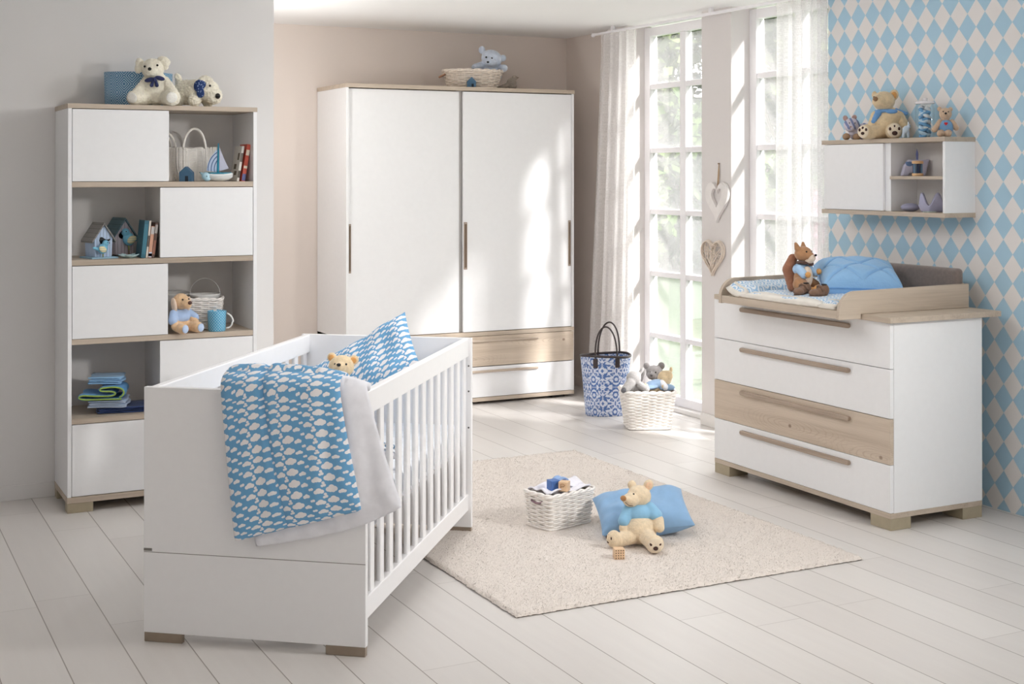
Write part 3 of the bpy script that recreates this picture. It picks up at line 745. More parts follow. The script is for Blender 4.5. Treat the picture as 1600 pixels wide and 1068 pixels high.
# round patterned box behind the dogs
t = NT('diamond_maze_print'); u, v, _ = t.sep(t.coord('UV')); a = t.math('PINGPONG', u, 0.040); b = t.math('PINGPONG', t.math('ADD', v, 0.012), 0.040)
k = t.math('PINGPONG', t.math('ADD', a, b), 0.0062)
t.col(t.mix(t.step(k, 0.0034, 0.0044), lin((66, 124, 166)), lin((196, 222, 236)))); t.rough(0.6)
r = thing('hat_box', 'round blue box with white diamond pattern behind the cream dog', 'box', (1.352, 6.705, ZT))
MB().lathe([(0.0, 0.0), (0.158, 0.0), (0.160, 0.003), (0.164, 0.168), (0.164, 0.168), (0.160, 0.168), (0.157, 0.005), (0.0, 0.005)], seg=64, sy=0.66).build('container', t.m, r)

# ------------------------------------------------------------------ small things in the bookcase
def little_house(label, loc, rz, s=1.0, col=(62, 98, 126)):
    r = thing('toy_house', label, 'decoration', loc, rz, 'dark blue toy houses')
    w, h, d = 0.030*s, 0.044*s, 0.028*s; hh = 0.073*s
    MB().prism([(-w, 0), (w, 0), (w, h), (0, hh), (-w, h)], -d, d).build('body', plain('petrol_blue_paint', col, 0.6), r, bevel=0.002)
    bx('doorway', plain('doorway_dark', (18, 30, 42), 0.8), r, -0.001*s, 0.014*s, -d-0.001, -d+0.002, 0.0, 0.027*s, bevel=0)
    return r
little_house('dark blue toy house in front of the white woven bag', (1.537, 6.49, 1.525), YAW)
little_house('dark blue toy house in front of the wicker basket on the wardrobe', (3.906, 8.30, 2.148), YAW+0.1, 1.0, (58, 86, 106))

# woven bags
def woven_mat(name, c, fx, fy, depth=0.6):
    t = NT(name); u, v, _ = t.sep(t.coord('UV'))
    su = t.math('SINE', t.math('MULTIPLY', u, fx)); sv = t.math('SINE', t.math('MULTIPLY', v, fy))
    par = t.math('MULTIPLY', su, sv); h = t.math('ABSOLUTE', par)
    cl = lin(c); t.col(t.ramp(h, [(0.0, tuple(x*depth for x in cl)), (0.45, cl)])); t.rough(0.8); t.bump(h, 0.8, 0.004); return t.m
m_bagw = woven_mat('ivory_cord_weave', (252, 247, 240), 300.0, 560.0, 0.78)
def bag(label, loc, rz, w, d, h, hh, mat, hm, nm='woven_bag', group='ivory woven bags in the bookcase'):
    r = thing(nm, label, 'bag', loc, rz, group)
    n = 96; m = 26; P = np.zeros((m, n+1, 3)); U = np.zeros((m, n+1, 2))
    for j in range(m):
        k = j/(m-1); z = h*k; g = 0.80+0.20*math.sin(min(1, k*1.6)*PI/2)
        for i in range(n+1):
            a = 2*PI*i/n; c, s_ = math.cos(a), math.sin(a); e = 0.45
            x = w/2*g*math.copysign(abs(c)**e, c); y = d/2*g*(1-0.35*k)*math.copysign(abs(s_)**0.8, s_)
            rib = 1+0.035*math.sin(a*24)*min(1, k*3)
            P[j, i] = (x*rib, y*rib, z+0.005*math.sin(a*24)*(k > 0.97)); U[j, i] = (a*w*0.55, z)
    MB().grid(P[::-1], uv=U[::-1]).add(np.vstack([P[0, :-1]]), [list(range(n))]).build('body', mat, r, solid=0.006)
    for y in (-d*0.30, d*0.30):
        pts = [(-w*0.26+w*0.52*k if False else -w*0.27*math.cos(k*PI)*(1-0.1*math.sin(k*PI)), y, h*0.82+(hh+h*0.18)*math.sin(k*PI)**0.75) for k in np.linspace(0, 1, 25)]
        MB().tube(pts, 0.0055, 8).build('handle', hm, r)
    return r
m_cord = cloth('ivory_cord', (250, 245, 238))
bag('ivory woven bag with round handles beside the toy sailboat', (1.615, 6.655, 1.525), YAW+0.25, 0.205, 0.13, 0.165, 0.095, m_bagw, m_cord)
bag('ivory woven bag partly hidden behind the top left bookcase door', (1.475, 6.715, 1.525), YAW+0.55, 0.20, 0.11, 0.165, 0.075, m_bagw, m_cord)

# sailboat
r = thing('toy_sailboat', 'toy sailboat with blue and white hull and striped sail', 'decoration', (1.692, 6.50, 1.525), YAW+0.05)
hull = []
for i, x in enumerate(np.linspace(-0.068, 0.070, 15)):
    k = (x+0.068)/0.138; hw = 0.024*math.sin(PI*min(1, 0.12+k*0.86))**0.6; zb = 0.002+0.020*abs(2*k-1)**3; zt = 0.036+0.006*(2*k-1)**2
    hull.append([(x, -hw*math.cos(a)*(1 if a < 3.2 else 1), zb+(zt-zb)*(1-math.sin(a))) if False else (x, -hw*math.cos(a), zt-(zt-zb)*math.sin(a)) for a in np.linspace(0, PI, 11)])
MB().grid(hull).build('hull', plain('boat_white', (232, 236, 236), 0.5), r, solid=0.003)
MB().prism([(-0.062, -0.0), (-0.03, -0.02), (0.03, -0.023), (0.066, -0.006), (0.066, 0.006), (0.03, 0.023), (-0.03, 0.02)], 0.036, 0.044, 'xy').build('deck', plain('boat_teal', (40, 140, 168), 0.5), r, bevel=0.002)
MB().cyl((0.0, 0, 0.04), (0.002, 0, 0.186), 0.006, 0.003).build('mast', plain('boat_teal', (40, 140, 168), 0.5), r)
t = NT('striped_sail'); x, y, z = t.sep(t.coord()); q = t.vec('LENGTH', t.vec('SUBTRACT', t.coord(), (0.05, 0.0, 0.06)))
t.col(t.mix(t.step(t.math('PINGPONG', q, 0.0075), 0.0052, 0.0056), lin((196, 212, 236)), lin((66, 96, 146)))); t.rough(0.8)
MB().prism([(-0.004, 0.046), (-0.004, 0.158), (-0.018, 0.140), (-0.036, 0.116), (-0.048, 0.088), (-0.055, 0.052)], -0.0015, 0.0015).build('main_sail', t.m, r)
MB().prism([(0.007, 0.050), (0.052, 0.064), (0.03, 0.11), (0.008, 0.165)], -0.0015, 0.0015).build('fore_sail', cloth('sail_lilac', (206, 208, 226)), r)
r = thing('bird_figurine', 'small pale blue round bird at the bow of the sailboat', 'decoration', (1.622, 6.462, 1.525), YAW)
mp = plain('pale_blue_ceramic', (176, 212, 226), 0.35)
blob(r, 'body', mp, [((0, 0, 0.026), (0.020, 0.018, 0.020)), ((0.008, -0.002, 0.012), (0.016, 0.014, 0.011)), ('L', (-0.012, 0, 0.034), (-0.024, 0, 0.042), 0.008, 0.004)], vox=0.002)
face(r, [(0.010, -0.018, 0.026)], 0.0025); MB().cyl((-0.024, 0, 0.042), (-0.031, 0, 0.045), 0.003, 0.0008, 8).build('beak', plain('beak_grey', (70, 84, 96)), r)

def book(label, loc, rz, w, h, d, cov, spine=None, tilt=0.0, bands=(), group='books in the bookcase'):
    """stands on its lower edge: w thickness (x), d depth (y), spine towards -y"""
    r = thing('book', label, 'book', loc, rz, group); r.rotation_euler = (0, tilt, rz)
    mc = plain('cover_%d_%d_%d' % cov, cov, 0.45)
    c = MB().box(0, 0.0025, 0, d, 0, h).box(w-0.0025, w, 0, d, 0, h).box(0, w, -0.001, 0.0025, 0, h).build('cover', mc, r, bevel=0.0008)
    bx('pages', plain('paper_pages', (236, 230, 218), 0.8), r, 0.0025, w-0.0025, 0.002, d-0.004, 0.003, h-0.003, bevel=0)
    for z0, z1, cl in bands: bx('spine_band', plain('band_%d_%d_%d' % cl, cl, 0.5), c, 0.0004, w-0.0004, -0.0018, -0.0009, z0*h, z1*h, bevel=0)
    return r
r = book('white picture book leaning in the upper right bookcase compartment', (1.785, 6.50, 1.527), 0.0, 0.012, 0.175, 0.13, (226, 222, 214), tilt=0.16, bands=[(0.1, 0.3, (90, 80, 70)), (0.55, 0.8, (110, 100, 92))])
fp = plain('print_dark', (104, 92, 74), 0.6)
for z0, z1, y0, y1 in ((0.03, 0.05, 0.03, 0.07), (0.105, 0.14, 0.02, 0.05), (0.06, 0.085, 0.05, 0.09)): MB().box(-0.0006, 0.0, y0, y1, z0, z1).build('cover_picture', fp, r)
book('red spined book leaning beside the white picture book', (1.806, 6.49, 1.527), 0.0, 0.018, 0.184, 0.13, (206, 92, 74), tilt=0.16, bands=[(0.02, 0.2, (96, 104, 156)), (0.35, 0.42, (240, 225, 205)), (0.7, 0.85, (240, 225, 205))])
# birdhouses
def plank_mat(name, c, c2, axis='x', w=0.016):
    t = NT(name); s_ = t.sep(t.coord()); u = s_['xyz'.index(axis)]
    g = t.math('PINGPONG', u, w/2); ln = t.step(g, 0.0012, 0.0003)
    f = t.noise(t.vec('MULTIPLY', t.coord(), (60.0, 60.0, 12.0)), 1.0, 4.0)
    t.col(t.mix(ln, t.ramp(f, [(0.3, tuple(x*0.9 for x in lin(c))), (0.7, lin(c))]), lin(c2))); t.rough(0.7)
    t.bump(t.math('SUBTRACT', 1.0, ln), 0.6, 0.002); return t.m
def birdhouse(label, loc, rz, wall, roofc, s, base, hole):
    r = thing('birdhouse', label, 'birdhouse', loc, rz, 'birdhouses in the bookcase')
    r.scale = (s, s, s)
    wm = plank_mat('planks_%d_%d_%d' % wall, wall, tuple(int(x*0.55) for x in wall)); rm = plank_mat('shingle_%d_%d_%d' % roofc, roofc, tuple(int(x*0.6) for x in roofc), 'z', 0.02)
    w, e, a, d = 0.045, 0.095, 0.160, 0.060
    MB().prism([(-w*0.9, 0.008), (w*0.9, 0.008), (w, e), (0, a), (-w, e)], -d/1.1, d/1.1).build('walls', wm, r, bevel=0.0015)
    for s_ in (-1, 1):
        k = (a-e)/w; ov = 0.014
        p = [(0, a+0.010), (0, a-0.001), (s_*(w+ov), e-ov*k-0.001), (s_*(w+ov), e-ov*k+0.010)]
        MB().prism(p if s_ < 0 else p[::-1], -d-0.006, d+0.006).build('roof_panel', rm, r, bevel=0.001)
    if base: bx('base_plate', plain('base_blue', (150, 184, 204), 0.6), r, -0.066, 0.066, -0.075, 0.066, 0, 0.008)
    y = -d/1.1-0.0008
    if hole: MB().prism([(-0.022, 0.086), (-0.016, 0.072), (-0.006, 0.066), (0.008, 0.072), (0.024, 0.080), (0.034, 0.088), (0.032, 0.093), (0.016, 0.088), (0.004, 0.094), (-0.008, 0.102), (-0.018, 0.100)], y, y+0.003).build('entrance', black, r)
    else: MB().cyl((-0.014, y, 0.092), (-0.014, y+0.003, 0.092), 0.014).build('entrance', black, r)
    return r
def bird(r, c, s, flip, mw):
    f = -1 if flip else 1; x, y, z = c
    o = blob(r, 'bird', plain('bird_blue', (122, 190, 218), 0.6), [((x, y, z), (0.022*s, 0.014*s, 0.024*s), (0, 0.5*f, 0)), ((x+0.012*f*s, y, z+0.024*s), 0.0145*s), ('L', (x-0.014*f*s, y, z-0.004*s), (x-0.042*f*s, y, z+0.004*s), 0.010*s, 0.006*s)], vox=0.0022, sm=3)
    ball('wing', mw, o, (x-0.006*f*s, y-0.013*s, z-0.002), (0.019*s, 0.005*s, 0.013*s), (0, 0.5*f, 0)); MB().cyl((x+0.024*f*s, y, z+0.026*s), (x+0.034*f*s, y, z+0.024*s), 0.004*s, 0.0008, 8).build('beak', plain('beak_navy', (50, 66, 96)), o)
    ball('eye', black, o, (x+0.016*f*s, y-0.013*s, z+0.027*s), 0.0022*s)
    MB().tube([(x, y, z-0.018*s), (x, y-0.002, z-0.038*s)], 0.0025, 6).build('leg', plain('leg_olive', (150, 160, 90)), o)
mwing = plank_mat('wing_stripes', (240, 226, 180), (120, 176, 190), 'z', 0.010)
r = birdhouse('pale blue birdhouse with grey roof and bird cutout, front left', (1.140, 6.575, 1.163), YAW+0.72, (186, 204, 228), (142, 138, 134), 1.0, True, True)
bird(r, (-0.012, -0.075, 0.048), 1.05, False, mwing)
r = birdhouse('pink grey birdhouse with teal roof standing behind the pale blue one', (1.262, 6.715, 1.163), YAW+0.72, (206, 196, 204), (96, 124, 134), 1.10, False, False)
bird(r, (0.012, -0.070, 0.076), 1.25, True, mwing)
for p in ((0.02, 0.0),): MB().cyl((p[0], -0.055, 0.004), (p[0], -0.055, 0.03), 0.004).build('perch', plain('perch_wood', (120, 104, 90)), r)
r = thing('star_dish', 'pale blue starfish shaped dish beside the birdhouses', 'dish', (1.268, 6.515, 1.163), YAW)
n = 60; P = []
for k_, zz in ((0.02, 0.002), (0.55, 0.002), (0.92, 0.012), (1.0, 0.016)): P.append([(0.040*k_*(1+0.26*math.cos(5*a))*math.cos(a), 0.040*k_*(1+0.26*math.cos(5*a))*math.sin(a), zz+0.003*math.cos(5*a)*k_) for a in np.linspace(0, 2*PI, n, endpoint=False)])
MB().grid(P, closed_v=True).build('dish', plain('pale_teal_glaze', (190, 218, 222), 0.25), r, solid=0.003)
x = 1.318
for lab, w, h, cov, bands, tl in (('teal book leaning leftmost among books beside the birdhouses', 0.020, 0.178, (52, 104, 122), [(0.1, 0.9, (62, 120, 138))], 0.10), ('thin cream book between the teal and the orange books', 0.009, 0.176, (226, 216, 204), [(0.3, 0.6, (90, 80, 74))], 0.10),
        ('orange and white spined book beside the thin cream book', 0.016, 0.150, (222, 168, 142), [(0.02, 0.18, (214, 220, 238)), (0.05, 0.14, (78, 96, 160)), (0.75, 0.98, (210, 206, 204))], 0.11), ('dark spined book closest to the second bookcase door', 0.013, 0.166, (120, 96, 88), [(0.7, 0.95, (210, 204, 200)), (0.1, 0.5, (186, 130, 110))], 0.11)):
    book(lab, (x, 6.475, 1.1645), 0.0, w, h, 0.13, cov, tilt=tl, bands=bands); x += w*1.02+0.0015

# ------------------------------------------------------------------ wicker
m_wick = plain('white_wicker', (248, 243, 238), 0.6, 0.06, 90.0, 0.4, 300.0); m_wick_p = plain('raw_wicker', (238, 226, 214), 0.6, 0.14, 60.0, 0.4, 300.0)
def rrect(w, d, rad, n):
    """points round a rounded rectangle, evenly spaced"""
    pts = []; segs = [((w/2-rad, -d/2), (w/2-rad, -d/2)), ]
    cs = [(w/2-rad, -d/2+rad, -PI/2), (w/2-rad, d/2-rad, 0), (-w/2+rad, d/2-rad, PI/2), (-w/2+rad, -d/2+rad, PI)]
    raw = []
    for cx, cy, a0 in cs:
        for k in np.linspace(0, 1, 9): a = a0+k*PI/2; raw.append((cx+rad*math.cos(a), cy+rad*math.sin(a)))
    raw.append(raw[0]); raw = np.array(raw); L = np.concatenate([[0], np.cumsum(np.linalg.norm(np.diff(raw, axis=0), axis=1))])
    s = np.linspace(0, L[-1], n, endpoint=False)
    return np.stack([np.interp(s, L, raw[:, 0]), np.interp(s, L, raw[:, 1])], 1)
def wicker(root, w0, d0, w1, d1, h, rows, stakes, rs, mat, rim=0.008, rad=0.03, amp=None, z0=0.004, oval=False):
    """a basket woven strand by strand: the strands pass alternately inside and outside the stakes"""
    n = stakes*6; amp = rs*0.9 if amp is None else amp; mb = MB()
    def loop(k):
        w, d = w0+(w1-w0)*k, d0+(d1-d0)*k
        if oval: a = np.linspace(0, 2*PI, n, endpoint=False); return np.stack([w/2*np.cos(a), d/2*np.sin(a)], 1)
        return rrect(w, d, rad, n)
    for j in range(rows):
        k = (j+0.5)/rows; p = loop(k); nx = p/np.linalg.norm(p, axis=1)[:, None]
        ph = np.arange(n)/n*stakes*PI+(j % 2)*PI
        q = p+nx*(amp*np.sin(ph))[:, None]
        P = np.zeros((n, 3)); P[:, :2] = q; P[:, 2] = z0+h*k+0.0004*np.sin(np.arange(n)*0.7+j)
        mb.tube(P, rs*(0.97+0.06*rng.random()), 6, closed=True)
    weave = mb.build('weave', mat, root)
    sb = MB()
    for i in range(stakes):
        i6 = i*6+0; a, b = loop(0)[i6], loop(1)[i6]; sb.tube([(*a, z0), (*((a+b)/2), z0+h/2), (*b, z0+h)], rs*0.75, 6)
    sb.build('stakes', mat, root)
    rb = MB(); p = loop(1.0); m_ = len(p); t_ = np.arange(m_)/m_*stakes*2*PI*0.5
    for s_ in (0, PI):
        P = np.zeros((m_, 3)); nx = p/np.linalg.norm(p, axis=1)[:, None]
        P[:, :2] = p+nx*(rim*0.7*np.cos(t_+s_))[:, None]; P[:, 2] = z0+h+rim*0.7*np.sin(t_+s_)
        rb.tube(P, rim*0.85, 7, closed=True)
    p = loop(0.0)*1.01; P = np.zeros((m_, 3)); P[:, :2] = p; P[:, 2] = z0+rim*0.6; rb.tube(P, rim*0.8, 7, closed=True)
    rb.build('rim', mat, root)
    lb = MB(); q = []
    for k in (0.0, 0.98):
        p = loop(k)*0.965; q.append(np.concatenate([p, np.full((m_, 1), z0+0.003+h*k)], 1))
    lb.grid(np.array(q), closed_v=True); lb.add(q[0], [list(range(m_))]); lb.build('light_block_liner', plain('liner_beige', (206, 192, 178), 0.8), root)  # solid shell added behind the weave to block light

# long-eared plush dog and its neighbours in the third compartment
r = thing('plush_dog', 'tan plush dog in a light blue shirt sitting beside the blue mug', 'soft toy', (1.512, 6.495, 0.798), YAW+0.85)
m_dg = fur('apricot_beige_plush', (232, 196, 156))
blob(r, 'body', m_dg, [((0, 0.01, 0.06), (0.045, 0.042, 0.055)), ((0, 0.0, 0.150), (0.040, 0.042, 0.040)), ((0.0, -0.040, 0.140), (0.026, 0.032, 0.024)), ('L', (-0.03, -0.01, 0.03), (-0.042, -0.075, 0.026), 0.024, 0.026), ('L', (0.03, -0.01, 0.03), (0.045, -0.072, 0.028), 0.024, 0.027),
    ('L', (-0.045, -0.005, 0.085), (-0.055, -0.03, 0.035), 0.017, 0.019), ('L', (0.045, -0.005, 0.085), (0.052, -0.045, 0.05), 0.017, 0.018)])
blob(r, 'shirt', cloth('baby_blue_jersey', (176, 200, 236)), [((0, 0.008, 0.078), (0.050, 0.046, 0.042)), ('L', (-0.042, 0.0, 0.095), (-0.058, -0.018, 0.062), 0.020, 0.023), ('L', (0.042, 0.0, 0.095), (0.058, -0.026, 0.070), 0.020, 0.023)], sm=3)
for s_ in (-1, 1): ball('ear', fur('ear_cream', (236, 214, 194), strength=0.3), r, (s_*0.040, 0.0, 0.132), (0.010, 0.020, 0.040), (0, 0.15*s_, 0)); ball('sole', cloth('sole_blue', (190, 208, 236)), r, (s_*0.044, -0.099, 0.028), (0.018, 0.005, 0.020))
face(r, [(-0.017, -0.038, 0.162), (0.017, -0.038, 0.162)], 0.0045, (0, -0.073, 0.148), (0.011, 0.008, 0.009), plain('nose_brown', (84, 52, 44), 0.4))
r = thing('wicker_basket', 'white wicker basket behind the plush dog and blue mug', 'basket', (1.640, 6.620, 0.798), YAW+0.15)
wicker(r, 0.175, 0.13, 0.205, 0.15, 0.145, 15, 18, 0.0046, m_wick, 0.006, 0.02)
def pail(label, loc, s, handle):
    r = thing('enamel_pail', label, 'pail', loc, YAW, 'enamel pails in the wicker basket'); em = plain('white_enamel', (232, 232, 230), 0.25)
    MB().lathe([(0, 0), (0.060*s, 0), (0.072*s, 0.150*s), (0.075*s, 0.152*s), (0.075*s, 0.156*s), (0.070*s, 0.153*s), (0.058*s, 0.004), (0, 0.004)], seg=40).build('pail_body', em, r)
    MB().tube([(0.073*s*math.cos(a), 0.01, 0.15*s+handle*math.sin(a)) for a in np.linspace(0, PI, 24)], 0.0018, 6).build('wire_handle', plain('wire_grey', (206, 204, 204), 0.3, metal=0.3), r)
pail('white enamel pail with a tall wire handle in the wicker basket', (1.655, 6.612, 0.812), 1.02, 0.080)
pail('white enamel pail standing between the plush dog and the basket pail', (1.530, 6.700, 0.800), 1.10, 0.02)
r = thing('mug', 'blue mug with white dots and white handle', 'mug', (1.683, 6.483, 0.798), YAW)
t = NT('dotted_blue_glaze'); u, v, _ = t.sep(t.coord('UV')); d = t.vec('WRAP', t.comb(u, t.math('ADD', v, 0.0), 0.0), (0.007, 0.007, 1.0), (-0.007, -0.007, -1.0)); d2 = t.vec('WRAP', t.comb(t.math('ADD', u, 0.007), t.math('ADD', v, 0.007), 0.0), (0.007, 0.007, 1.0), (-0.007, -0.007, -1.0))
k = t.math('MINIMUM', t.vec('LENGTH', d), t.vec('LENGTH', d2)); t.col(t.mix(t.step(k, 0.0028, 0.0021), lin((92, 174, 212)), lin((190, 222, 236)))); t.rough(0.25)
MB().lathe([(0, 0), (0.038, 0), (0.042, 0.004), (0.0455, 0.097), (0.0455, 0.099), (0.043, 0.099), (0.039, 0.008), (0, 0.007)], seg=44).build('cup', t.m, r)
MB().tube([(0.043+0.036*math.sin(a)*(1.0 if a < PI/2 else 0.9), 0, 0.052+0.036*math.cos(a)-0.006*math.sin(a)) for a in np.linspace(0.15, PI-0.1, 20)], 0.0042, 8).build('handle', plain('white_glaze', (240, 238, 234), 0.2), r)

# folded linen in the fourth compartment
def fold(label, loc, rz, path_, depth, th, mat, trim=None, group='folded baby linen on the bookcase shelf', name='folded_cloth', cat='cloth'):
    r = thing(name, label, cat, loc, rz, group)
    p = np.array(path_, float); L = np.concatenate([[0], np.cumsum(np.linalg.norm(np.diff(p, axis=0), axis=1))])
    s = np.linspace(0, L[-1], 90); xs, zs = np.interp(s, L, p[:, 0]), np.interp(s, L, p[:, 1])
    for _ in range(10): xs[1:-1] = (xs[:-2]+2*xs[1:-1]+xs[2:])/4; zs[1:-1] = (zs[:-2]+2*zs[1:-1]+zs[2:])/4
    ys = np.linspace(-depth/2, depth/2, 14)
    P = np.array([[(x_+0.004*math.sin(7*y_/depth+3*i/90), y_+0.003*math.sin(i*0.22), z_+0.0012*math.sin(5*y_/depth*2+i*0.15)) for y_ in ys] for i, (x_, z_) in enumerate(zip(xs, zs))])
    o = MB().grid(P).build('cloth', mat, r, solid=th)
    if trim: MB().tube([(x_, -depth/2-0.002, z_) for x_, z_ in zip(xs, zs)], th*0.55, 7).build('edge_binding', trim, r)
    return r
def flat(w, n, th, z0=0.0, taper=0.0):
    pts = []; x0, x1 = -w/2, w/2
    for i in range(n):
        z = z0+th*(i+0.5); a, b = (x0, x1) if i % 2 == 0 else (x1, x0); k = taper*i
        pts += [(a*(1-k), z), (b*(1-k), z)]
    return pts
z = 0.4325
c1, c2, c3, c4 = cloth('navy_terry', (58, 76, 122)), cloth('pale_blue_muslin', (196, 212, 236)), cloth('azure_fleece', (84, 152, 204)), cloth('light_blue_muslin', (140, 182, 220))
fold('navy cloth at the bottom of the folded linen stack', (1.255, 6.60, z), -0.12, flat(0.235, 3, 0.009), 0.20, 0.006, c1)
fold('pale blue cloth on the navy cloth in the linen stack', (1.200, 6.59, z+0.029), -0.3, flat(0.19, 4, 0.0085, taper=0.02), 0.19, 0.006, c2)
fold('azure fleece blanket with lime green binding rolled in the linen stack', (1.175, 6.585, z+0.066), -0.3,
     [(0.085, 0.006), (-0.095, 0.006), (-0.120, 0.014), (-0.105, 0.028), (-0.04, 0.022), (0.05, 0.020), (0.068, 0.036), (0.040, 0.044), (-0.02, 0.042), (-0.022, 0.058), (0.06, 0.064), (0.098, 0.052), (0.100, 0.024), (0.075, 0.013)], 0.19, 0.007, c3, cloth('lime_binding', (158, 186, 88)))
fold('light blue folded muslin on top of the linen stack', (1.190, 6.60, z+0.137), -0.32, flat(0.165, 4, 0.0085, taper=0.015), 0.17, 0.006, c4)
# comforter doll in the crib
dp = Vector((0.941, 4.5735, 0))+cw(Vector((0.375, 0.94, 0.640)))
r = thing('comforter_bear', 'tan bear comforter with blue scarf lying against the cloud pillow', 'soft toy', dp[:], YAW)
blob(r, 'head', m_bear, [((0, 0.01, 0.155), (0.052, 0.045, 0.046)), ((0.0, -0.030, 0.158), (0.026, 0.026, 0.022)), ((-0.040, 0.02, 0.190), (0.019, 0.012, 0.020)), ((0.048, 0.02, 0.180), (0.021, 0.012, 0.020))], vox=0.003)
ball('ear_inner', m_orange, r, (-0.040, 0.007, 0.190), (0.012, 0.005, 0.013)); ball('ear_inner', m_orange, r, (0.048, 0.007, 0.180), (0.013, 0.005, 0.013))
face(r, [(-0.020, -0.034, 0.170), (0.024, -0.034, 0.170)], 0.0045, (-0.003, -0.052, 0.170), (0.009, 0.007, 0.007))
blob(r, 'scarf', cloth('royal_blue_scarf', (70, 120, 186)), [((0, 0.0, 0.112), (0.040, 0.036, 0.015)), ((0.014, -0.035, 0.107), (0.020, 0.012, 0.016)), ('L', (0.020, -0.038, 0.095), (0.028, -0.042, 0.055), 0.012, 0.014)], vox=0.003, sm=3)
blob(r, 'gown', cloth('pale_blue_gown', (176, 206, 228)), [((0, 0.005, 0.07), (0.048, 0.038, 0.048)), ('L', (0.03, 0.0, 0.085), (0.078, -0.015, 0.072), 0.019, 0.020), ('L', (-0.03, 0.0, 0.085), (-0.06, -0.01, 0.06), 0.018, 0.018), ((0, 0.0, 0.02), (0.06, 0.045, 0.03))], vox=0.0035, sm=4)
ball('hand', m_bear, r, (0.098, -0.02, 0.066), (0.017, 0.015, 0.018))

# ------------------------------------------------------------------ on the wardrobe
r = thing('wicker_basket', 'low oval wicker basket with a handle loop on the wardrobe top', 'basket', (3.975, 8.43, 2.148), YAW+0.1)
wicker(r, 0.33, 0.19, 0.41, 0.25, 0.120, 10, 20, 0.0060, m_wick_p, 0.008, oval=True)
MB().tube([(-0.19-0.040*math.sin(k*PI), 0.03*math.cos(k*PI)-0.03, 0.100-0.02*math.sin(k*PI)) for k in np.linspace(0, 1, 16)], 0.007, 8).build('handle', plain('cane_handle', (150, 112, 88), 0.5), r)
bb = thing('plush_bear', 'pale blue plush bear peeking over the wicker basket on the wardrobe', 'soft toy', (4.118, 8.42, 2.175), YAW+0.05); bb.scale = (1.08, 1.08, 1.08)
m_bb = fur('powder_blue_plush', (206, 216, 232))
blob(bb, 'body', m_bb, [((0, 0.03, 0.08), (0.07, 0.05, 0.07)), ((0.0, 0.0, 0.175), (0.068, 0.058, 0.058), (0, 0.3, 0)), ((-0.004, -0.045, 0.150), (0.036, 0.03, 0.028)), ((-0.062, 0.01, 0.232), (0.022, 0.014, 0.026)), ((0.074, 0.01, 0.180), (0.022, 0.014, 0.022)), ('L', (-0.06, 0.02, 0.13), (-0.105, -0.03, 0.115), 0.030, 0.026), ('L', (0.06, 0.02, 0.11), (0.08, -0.03, 0.112), 0.028, 0.024)])
face(bb, [(-0.036, -0.052, 0.180), (0.0, -0.060, 0.172)], 0.0065, (-0.026, -0.074, 0.147), (0.008, 0.006, 0.006))
r = thing('bird_figurine', 'brown grey bird figurine beside the basket on the wardrobe top', 'decoration', (4.215, 8.33, 2.148), YAW)
m_bd = plain('weathered_grey', (132, 122, 112), 0.7, 0.2, 90.0)
blob(r, 'body', m_bd, [((0.012, 0, 0.045), (0.034, 0.026, 0.034), (0, -0.5, 0)), ((0.034, 0, 0.078), 0.020), ((0.02, 0, 0.02), (0.03, 0.022, 0.018)), ('L', (-0.01, 0, 0.03), (-0.078, 0, 0.010), 0.020, 0.010)], vox=0.003)
MB().cyl((0.050, 0, 0.080), (0.064, 0, 0.082), 0.006, 0.001, 10).build('beak', plain('beak_brown', (120, 96, 70)), r); ball('eye', black, r, (0.042, -0.015, 0.084), 0.003)

# ------------------------------------------------------------------ tote and toy basket by the window
t = NT('blue_damask'); u, v, _ = t.sep(t.coord('UV'))
pu = t.math('PINGPONG', u, 0.060); pv = t.math('PINGPONG', t.math('ADD', v, 0.02), 0.105)
n1 = t.noise(t.comb(pu, pv, 0.0), 52.0, 3.5, 0.6, 1.0); rd = t.vec('LENGTH', t.comb(t.math('SUBTRACT', pu, 0.0), t.math('MULTIPLY', t.math('SUBTRACT', pv, 0.05), 0.8), 0.0))
ring = t.math('MULTIPLY', t.math('SINE', t.math('MULTIPLY', rd, 330.0)), 0.075)
k = t.math('ADD', n1, ring); t.col(t.mix(t.step(k, 0.465, 0.50), lin((78, 112, 172)), lin((214, 220, 234)))); t.rough(0.6)
r = thing('tote_bag', 'blue and white damask tote bag with dark handles by the curtain', 'bag', (4.50, 7.515, 0), YAW+0.12)
n, m = 80, 24; P = np.zeros((m, n+1, 3)); U = np.zeros((m, n+1, 2))
for j in range(m):
    kk = j/(m-1)
    for i in range(n+1):
        a = 2*PI*i/n; c, s_ = math.cos(a), math.sin(a); wx = 0.128+(0.162-0.128)*kk; wy = 0.085+(0.095-0.085)*kk
        P[j, i] = (wx*math.copysign(abs(c)**0.75, c), wy*math.copysign(abs(s_)**0.85, s_)*(1+0.02*math.sin(5*a)), 0.385*kk+0.006*math.sin(2*a)*(kk > 0.9)); U[j, i] = (a*0.145, 0.385*kk)
MB().grid(P, uv=U).add(P[0, :-1], [list(range(n))[::-1]]).build('body', t.m, r, solid=0.004)
m_lea = plain('dark_brown_leather', (58, 48, 48), 0.45)
MB().tube(P[-1, :-1], 0.008, 8, closed=True).build('rim_binding', m_lea, r)
